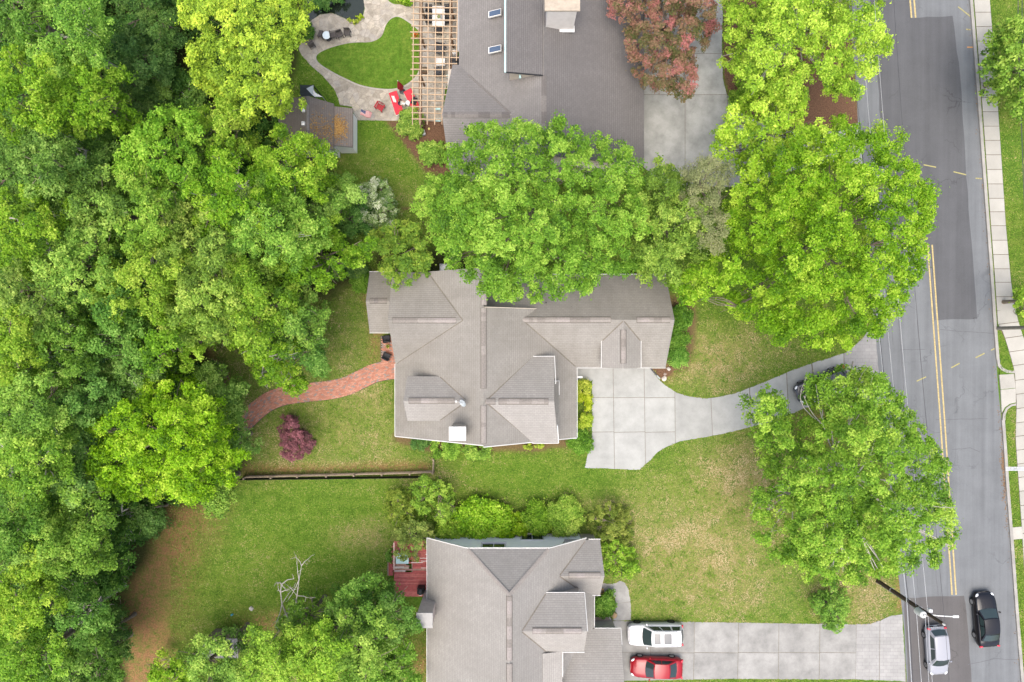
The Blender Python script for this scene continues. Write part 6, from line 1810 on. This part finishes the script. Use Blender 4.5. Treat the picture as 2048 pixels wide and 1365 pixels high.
# flag on its pole
b = P(716, 238, 0)
g = thing('flag', 'striped red and white flag with blue canton beside the patio', 'flag', up(b, .03))
mk('flagpole', *tube([(0, 0, 0), (.0, .02, 2.0)], .02), WHITE, g, local=True)
A = P(719, 228, 1.9) - Vector(b); B = P(741, 236, 1.3) - Vector(b)
def cloth(u, v):
    return Vector((A.x + (B.x - A.x) * u + .18 * v, A.y + (B.y - A.y) * u + .36 * v + .03 * math.sin(7 * u + 3 * v), 1.95 - .40 * u - .35 * (1 - v) + .06 * math.sin(9 * u + 2 * v)))
FR, FW, FB = plain('flag_red', (.46, .008, .02), .8, .1, 8), plain('flag_white', (.58, .57, .56), .8, .05, 8), plain('flag_blue', (.02, .03, .12), .8, .1, 8)
for k in range(13):
    v0, v1 = k / 13, (k + 1) / 13
    u0 = .42 if k >= 6 else 0.0
    V2, F2 = patch(lambda s, t: cloth(u0 + (1 - u0) * s, v0 + (v1 - v0) * t), 8, 1)
    mk('stripe', *solid(V2, F2, (0, 0, .006)), FR if k % 2 == 0 else FW, g, local=True)
V2, F2 = patch(lambda s, t: cloth(.42 * s, 6 / 13 + (7 / 13) * t), 5, 5)
cn = mk('canton', *solid(V2, F2, (0, 0, .006)), FB, g, local=True)
for i in range(6):
    for j in range(4):
        c = cloth(.035 + .07 * i, 6 / 13 + (7 / 13) * (.14 + .24 * j)) + Vector((0, 0, .012))
        V2 = []
        for q in range(10):
            rr_ = .018 if q % 2 == 0 else .008; t = math.pi * q / 5 + .3
            V2.append((c.x + rr_ * math.cos(t), c.y + rr_ * math.sin(t), c.z))
        mk('star', V2 + [(x, y, z + .003) for x, y, z in V2], [tuple(reversed(range(10))), tuple(range(10, 20))] + [(q, (q + 1) % 10, (q + 1) % 10 + 10, q + 10) for q in range(10)], FW, cn, local=True)
for x, y, r_, lab in ((644, 74, 70, 'dark chair left of the pale round table on the pond flagstones'), (669, 75, 280, 'dark chair right of the pale round table on the pond flagstones'), (682, 74, 200, 'dark tilted chair, second to the right of the pale round table'), (697, 70, 180, 'dark chair farthest right of the pale round table'), (625, 93, 30, 'dark chair alone on the path bend left of the lawn')):
    chair(lab, x, y, R(r_), plain('brown_wicker', (.085, .075, .070), .85, .3, 14) if 'brown_wicker' not in bpy.data.materials else bpy.data.materials['brown_wicker'], .5, group='chairs on the pond flagstones')
b = P(653, 71, .75)
g = thing('round_table', 'pale round glass-topped table on the pond flagstones', 'table', up(b, .05))
mk('table_top', *lathe((0, 0, .70), [(.33, 0), (.35, .015), (.35, .03), (.30, .045)], 22), plain('frosted_glass', (.60, .68, .70), .25, .05, 4), g, local=True); mk('stem', *lathe((0, 0, 0), [(.25, 0), (.04, .05), (.04, .70)], 12), DARKM, g, local=True)
b = P(846, 266, .3)
g = thing('utility_box', 'grey square box on the mulch beside the round shrub', 'box', (b.x, b.y, 0), R(15))
mk('cabinet', *box((0, 0, .2), (.36, .42, .40)), plain('box_grey', (.30, .31, .33), .5, .1, 4), g, local=True, bevel=.03); mk('lid', *box((0, 0, .42), (.40, .46, .04)), plain('box_lid', (.36, .37, .39), .5, .1, 4), g, local=True, bevel=.01)
b = P(858, 258, .1)
props(mk('ball', *lathe((b.x, b.y, .11), [(.02, -.105), (.07, -.085), (.105, 0), (.07, .085), (.02, .105)], 12), plain('yellow_ball', (.62, .55, .20), .6, .1, 5), smooth=True), 'small yellow ball lying on the mulch bed', 'ball')
for y, r_, lab in ((678, 10, 'black square chair on the bricks nearest the low porch wing'), (713, -25, 'black square chair on the bricks nearest the path')):
    chair(lab, 775, y, R(r_), BLACK, .62, 'garden_chair', 'black chairs on the brick terrace')
b = P(776, 694, .2)
g = thing('potted_plant', 'small potted plant between the two black chairs on the bricks', 'plant', up(b, .03))
mk('pot', *lathe((0, 0, 0), [(.10, 0), (.14, .24), (.12, .24), (.10, .2)], 12), plain('terracotta', (.30, .12, .06), .8, .15, 6), g, local=True)
rng = np.random.default_rng(70); ob = link('foliage', leaf_mesh('foliage', rng.normal(0, 1, (70, 3)) * np.array([.10, .10, .08]) + np.array([0, 0, .33]), unit(70, rng, .2), .11, rng.random(70), LEAF['bright']), g); ob['kind'] = 'stuff'

# ------------------------------------------------------------------ red deck of the south house
o = thing('deck', 'faded red timber deck with worn grey boards behind the south house', 'deck', P(825, 1130, 0))
RD = [plain('red_deck_a', (.36, .085, .078), .8, .25, 4), plain('red_deck_b', (.42, .125, .108), .8, .25, 4), plain('red_deck_worn', (.34, .20, .155), .85, .3, 4), plain('red_deck_bare', (.44, .36, .29), .85, .25, 5)]
ZD = .75
y = 1084.0
k = 0
rdr = random.Random(12)
while y < 1192:
    a, c = P(788, y, ZD), P(862, y, ZD)
    segs = [(0, 1)] if k not in (11, 13, 14, 15, 17) else [(0, rdr.uniform(.3, .5)), (.5, 1)]
    worn = k in (11, 13, 14, 15, 16, 17)
    for s0_, s1_ in segs:
        mt = rdr.choice(RD[2:]) if (worn and s0_ == 0 and k > 12) else rdr.choice(RD[:2])
        mk('deck_board', *beam(a.lerp(c, s0_ + .002), a.lerp(c, s1_ - .002), .138, .04), mt, o)
    y += 3.48; k += 1
for k2, (x0, x1, y) in enumerate(((789, 808, 1134.5), (789, 811, 1142.3), (822, 846, 1125.8), (840, 855, 1117), (842, 856, 1122.6), (842, 852, 1136.4), (850, 858, 1097), (851, 858, 1109))):
    a, c = P(x0, y, ZD + .022), P(x1, y, ZD + .022)
    mk('peeling_paint', *beam(a, c, .05, .008), WHITE, o)
p, q = P(790, 1140, ZD), P(858, 1140, ZD)
for x in (p.x + .1, (p.x + q.x) / 2, q.x - .2): mk('joist', *beam((x, P(0, 1086, ZD).y, ZD - .12), (x, P(0, 1188, ZD).y, ZD - .12), .08, .18), FENCEW, o)
for k2 in range(6):
    yy_ = 1088 + k2 * 10
    b = P(788, yy_, ZD)
    mk('rail_post', *box((b.x, b.y, (ZD + .9) / 2), (.09, .09, ZD + .9)), RD[1], o)
a, c = P(788, 1086, ZD + .9), P(788, 1140, ZD + .9)
mk('handrail', *beam(a, c, .12, .05), plain('pale_handrail', (.56, .38, .32), .8, .2, 5), o)
for k2 in range(3):
    b = P(783 - 2.5 * k2, 1138, .55 - .2 * k2); mk('step', *box((b.x, b.y, .5 - .2 * k2), (.28, 1.2, .05)), RD[0] if k2 < 2 else FENCEW, o)
table('pale blue glass table on the red deck under the olive shrub', 807, 1112, 1.1, .9, .72, plain('blue_glass', (.42, .60, .60), .25, .15, 6), 'deck_table').location.z = .77
for x, y, lab in ((842, 1180, 'dark grill at the lower end of the red deck'),):
    b = P(x, y, 1.2); g = thing('grill', lab, 'grill', (b.x, b.y, .77)); mk('cabinet', *box((0, 0, .4), (.6, .55, .8)), DARKM, g, local=True, bevel=.03); mk('lid', *lathe((0, 0, .8), [(.3, 0), (.28, .12), (.15, .22), (.02, .25)], 14), DARKM, g, local=True, smooth=True); mk('handle', *tube([(-.15, -.3, .9), (.15, -.3, .9)], .02), GREYM, g, local=True)

# ------------------------------------------------------------------ front porch of the south house, small things in the yards
b = P(1201, 1182, .4)
def pot(px, py, lab, mt, r=.2, hgt=.35, pal=None):
    b = P(px, py, hgt)
    g = thing('plant_pot', lab, 'pot', up(b, .04))
    mk('pot', *lathe((0, 0, 0), [(r * .7, 0), (r, hgt * .9), (r, hgt), (r * .85, hgt), (r * .8, hgt * .85)], 14), mt, g, local=True)
    mk('soil', *lathe((0, 0, hgt * .8), [(r * .84, 0), (r * .84, .03)], 12), JOINT, g, local=True)
pot(1203, 1183, 'golden plant pot beside the porch bed', plain('gold_glaze', (.42, .24, .05), .4, .2, 6), .24)
pot(1204, 1154, 'dark plant pot at the porch corner', plain('dark_glaze', (.10, .05, .03), .4, .3, 6), .2)
b = P(1230, 1234, 0)
g = thing('garden_edging', 'white curved edging board beside the planting bed', 'edging', b)
for a, c in zip([(1217, 1228), (1221, 1240), (1227, 1257)], [(1221, 1240), (1227, 1257), (1228, 1258)]):
    pa, pc = P(*a, .1), P(*c, .1)
    if (pa - pc).length > .1: mk('board', *beam(pa + Vector((0, 0, .05)), pc + Vector((0, 0, .05)), .06, .3), WHITE, g)
g = thing('porch_platform', 'small weathered wooden platform beside the garage corner', 'platform', P(1205, 1250, 0))
for k in range(9):
    y = 1236 + k * 2.45
    a, c = P(1189, y, .3), P(1219 + k * .6, y, .3)
    mk('board', *beam(a, c, .095, .04), plain('pinkish_boards', (.34, .26, .22), .85, .25, 6) if k == 0 else bpy.data.materials['pinkish_boards'], g)
mk('joist', *box(P(1203, 1246, .15), (1.1, .8, .24)), FENCEW, g)
b = P(1228, 1231, .2)
props(mk('ornamental_grass', *lathe((b.x, b.y, .03), [(.22, 0), (.30, .12), (.24, .28), (.08, .36)], 14), plain('straw_mound', (.36, .25, .14), .95, .4, 16), smooth=True), 'straw-coloured mound beside the front walk', 'plant')
b = P(1151, 879, .5)
g = thing('storage_bin', 'dark blue-grey bin tucked at the porch corner of the central house', 'bin', up(b, 0))
mk('bin_body', *box((0, 0, .3), (.6, .35, .6)), plain('slate_plastic', (.06, .075, .10), .5, .1, 4), g, local=True, bevel=.03); mk('lid', *box((0, 0, .63), (.64, .39, .05)), plain('slate_lid', (.09, .11, .15), .5, .1, 4), g, local=True, bevel=.01)
g = thing('garden_kerb', 'curved dark timber edging at the garage corner mulch', 'edging', P(1312, 745, 0))
for k, (a, c) in enumerate((((1301, 737), (1306, 743)), ((1306.5, 743.5), (1313, 751)), ((1313.5, 751.5), (1320, 758)))):
    mk('timber', *beam(P(*a, .08), P(*c, .08), .12, .16), DARKM if k < 2 else plain('slate_edge', (.30, .34, .33), .8, .1, 5), g)
def rock(px, py, r, lab, col=(.45, .42, .38)):
    rng = np.random.default_rng(int(px * 7 + py)); b = P(px, py, 0)
    V2, F2 = lathe((b.x, b.y, 0), [(r * .8, -.02), (r, r * .3), (r * .8, r * .7), (r * .3, r * .9)], 9)
    V2 = [(x + rng.normal(0, r * .12), y + rng.normal(0, r * .12), z + rng.normal(0, r * .05)) for x, y, z in V2]
    props(mk('rock', V2, F2, plain('rock_%d' % int(px), col, .9, .2, 8)), lab, 'rock')
rock(1328, 758, .22, 'pale rock at the mulch edge below the garage corner', (.55, .50, .45)); rock(1337, 738, .16, 'grey rock under the garage corner')
rock(1330, 749, .13, 'small brown rock between the two at the garage corner', (.32, .26, .22))
rock(810, 1313, .2, 'rounded stone on the bare soil beside the south house', (.42, .36, .33)); rock(503, 1217, .2, 'pale flat stone on the lower yard lawn', (.48, .44, .40))
for x, y, col, lab in ((464, 1230, (.03, .28, .40), 'small blue plastic toy on the yard grass'), (504, 1259, (.34, .40, .62), 'pale blue object on bare soil above the yard trees'), (507, 1313, (.42, .02, .02), 'small red object among the yard trees')):
    b = P(x, y, .1); g = thing('yard_toy', lab, 'toy', up(b, 0), R(30))
    m_ = plain('toy_%d' % x, col, .5, .1, 5); z0 = 0
    mk('toy_body', *box((0, 0, .10), (.24, .14, .14)), m_, g, local=True, bevel=.04); mk('toy_top', *box((.02, 0, .19), (.12, .10, .07)), m_, g, local=True, bevel=.02)
    if x == 507: g.location.z = 0
b = P(638, 1085, .0)
# mailbox post by the apron
b = P(1703, 746, 1.2)
g = thing('mailbox', 'dark mailbox on its post at the driveway apron', 'mailbox', up(b, .03), R(80))
mk('post', *box((0, 0, .5), (.10, .10, 1.0)), POLEG, g, local=True); mk('box_body', *lathe((0, 0, 0), [(.1, -.24), (.1, .24)], 12), DARKM, g, local=True)
ob = g.children[1]
for v in ob.data.vertices: v.co = Vector((v.co.z, v.co.x, v.co.y + 1.08))
mk('flag_arm', *box((.1, .12, 1.15), (.14, .02, .05)), RED2, g, local=True)

# ------------------------------------------------------------------ drifted leaves in the gutter of the road
rr = np.random.default_rng(31)
V, Fc, tn = [], [], []
for _ in range(420):
    y = rr.choice([rr.uniform(820, 1080), rr.normal(925, 12), rr.normal(968, 20), rr.uniform(0, 1365)])
    x = lerp_line(ROAD_R, y) - abs(rr.normal(0, 3.2)) - .3
    c = P(x, y, .012); s_ = rr.uniform(.03, .08); a = rr.uniform(0, 6.28)
    d = Vector((math.cos(a), math.sin(a), 0)) * s_; e_ = Vector((-d.y, d.x, .2 * s_)) * .6
    k = len(V); V += [c - d, c + e_, c + d + Vector((0, 0, .015)), c - e_]; Fc.append((k, k + 1, k + 2, k + 3)); tn.append(rr.random())
props(mk('leaf_litter', V, Fc, m_tone('gutter_leaves', [(0, (0.10, 0.06, 0.03)), (1, (0.24, 0.15, 0.08))], .9, .1), tone=tn), 'brown leaf bits drifted along the far kerb of the road', 'leaves', kind='stuff')

# ------------------------------------------------------------------ grass tufts over the lawns
def grass():
    rng = np.random.default_rng(91)
    n = 620000
    X = rng.uniform(-30, 47, n); Y = rng.uniform(-31, 31, n)
    px = X * F / H + 1024; py = 682.5 - Y * F / H
    ix = np.clip(np.searchsorted(GX, X) - 1, 0, len(GX) - 2); iy = np.clip(np.searchsorted(GY, Y) - 1, 0, len(GY) - 2)
    z = {k: v[iy, ix] for k, v in ZONES.items()}
    keep = (z['litter'] < .35) & (z['mulch'] < .3) & (rng.random(n) > z['straw'] * .75)
    def cut(poly, m=0.0):
        nonlocal keep
        q = np.array(poly); bb = keep & (px > q[:, 0].min()) & (px < q[:, 0].max()) & (py > q[:, 1].min()) & (py < q[:, 1].max())
        i = np.nonzero(bb)[0]
        keep[i[sdist(px[i], py[i], poly) > m]] = False
    cut([(lerp_line(ROAD_L, v) - 2, v) for v in range(-200, 1600, 50)] + [(lerp_line(ROAD_R, v) + 6, v) for v in range(1599, -201, -50)])
    cut([(lerp_line(WALK_L, v) - 1, v) for v in range(-200, 1600, 20)] + [(lerp_line(WALK_R, v) + 1, v) for v in range(1599, -201, -20)])
    for pl in (PATIO, DRIVES[0], DRIVES[1], DRIVES[2], DRIVES[3]): cut(pl, .8)
    cut([(1993, 745), (2032, 745), (2032, 808), (2000, 830)]); cut([(2018, 1052), (2048, 1052), (2048, 1080), (2018, 1080)])
    cut([(810, 738), (775, 722), (745, 728), (715, 742), (690, 755), (655, 763), (610, 767), (565, 773), (528, 788), (498, 812), (468, 845), (450, 880), (475, 885), (520, 845), (545, 822), (575, 810), (610, 804), (660, 799), (700, 790), (735, 775), (760, 764), (810, 758)])
    cut([(755, 668), (800, 668), (800, 740), (755, 740)])
    for r in ((785, 545, 1156, 885), (735, 550, 800, 670), (1150, 552, 1325, 740), (862, 1060, 1180, 1400), (1160, 1060, 1195, 1400), (1180, 1235, 1245, 1400), (885, -100, 1290, 340), (570, 205, 720, 322), (783, 1070, 865, 1210), (600, -100, 732, 46)):
        cut([(r[0], r[1]), (r[2], r[1]), (r[2], r[3]), (r[0], r[3])])
    X, Y = X[keep], Y[keep]; z = {k: v[keep] for k, v in z.items()}; px, py = px[keep], py[keep]
    # patchy: tufts gather
    def vnoise(cell):
        gx, gy = (X + 60) / cell, (Y + 60) / cell
        i, j = gx.astype(int), gy.astype(int); fx, fy = gx - i, gy - j
        fx, fy = fx * fx * (3 - 2 * fx), fy * fy * (3 - 2 * fy)
        g = rng.normal(0, 1, (int(130 / cell) + 3, int(130 / cell) + 3))
        return (g[i, j] * (1 - fx) + g[i + 1, j] * fx) * (1 - fy) + (g[i, j + 1] * (1 - fx) + g[i + 1, j + 1] * fx) * fy
    wob = .55 * vnoise(2.7) + .6 * vnoise(.9) + .55 * vnoise(.37)
    far = np.where(px > 1930, .09, 0.0)
    nn = rng.normal(0, .33, (len(X), 3)); nn[:, 2] = 1; nn /= np.linalg.norm(nn, axis=1, keepdims=True)
    tone = .36 + .10 * wob + z['dry'] * (.36 + .14 * wob) - z['lush'] * .05 + .035 * np.sin(Y * 5.2 + .4 * np.sin(X * .3)) + rng.normal(0, .15, len(X))
    iso = sdist(px, py, GRASS_ISLE) > .5
    pos = np.stack([X, Y, far + rng.uniform(.015, .06, len(X)) + np.where(iso, .075, 0)], 1)
    t = NT('grass_blades')
    c = t.ramp(t.attr('tone'), [(0.0, (0.028, 0.070, 0.008)), (0.28, (0.090, 0.165, 0.016)), (0.5, (0.155, 0.205, 0.036)), (0.72, (0.240, 0.205, 0.092)), (1.0, (0.34, 0.275, 0.155))])
    m = t.done(t.bsdf(c, .9, .1))
    me = leaf_mesh('grass', pos, nn, .14, tone, m, aspect=.45, rng=rng)
    props(link('grass', me), 'short mown grass tufts covering the lawns between the houses', 'grass', kind='stuff')
    print('GRASS', len(X))
grass()
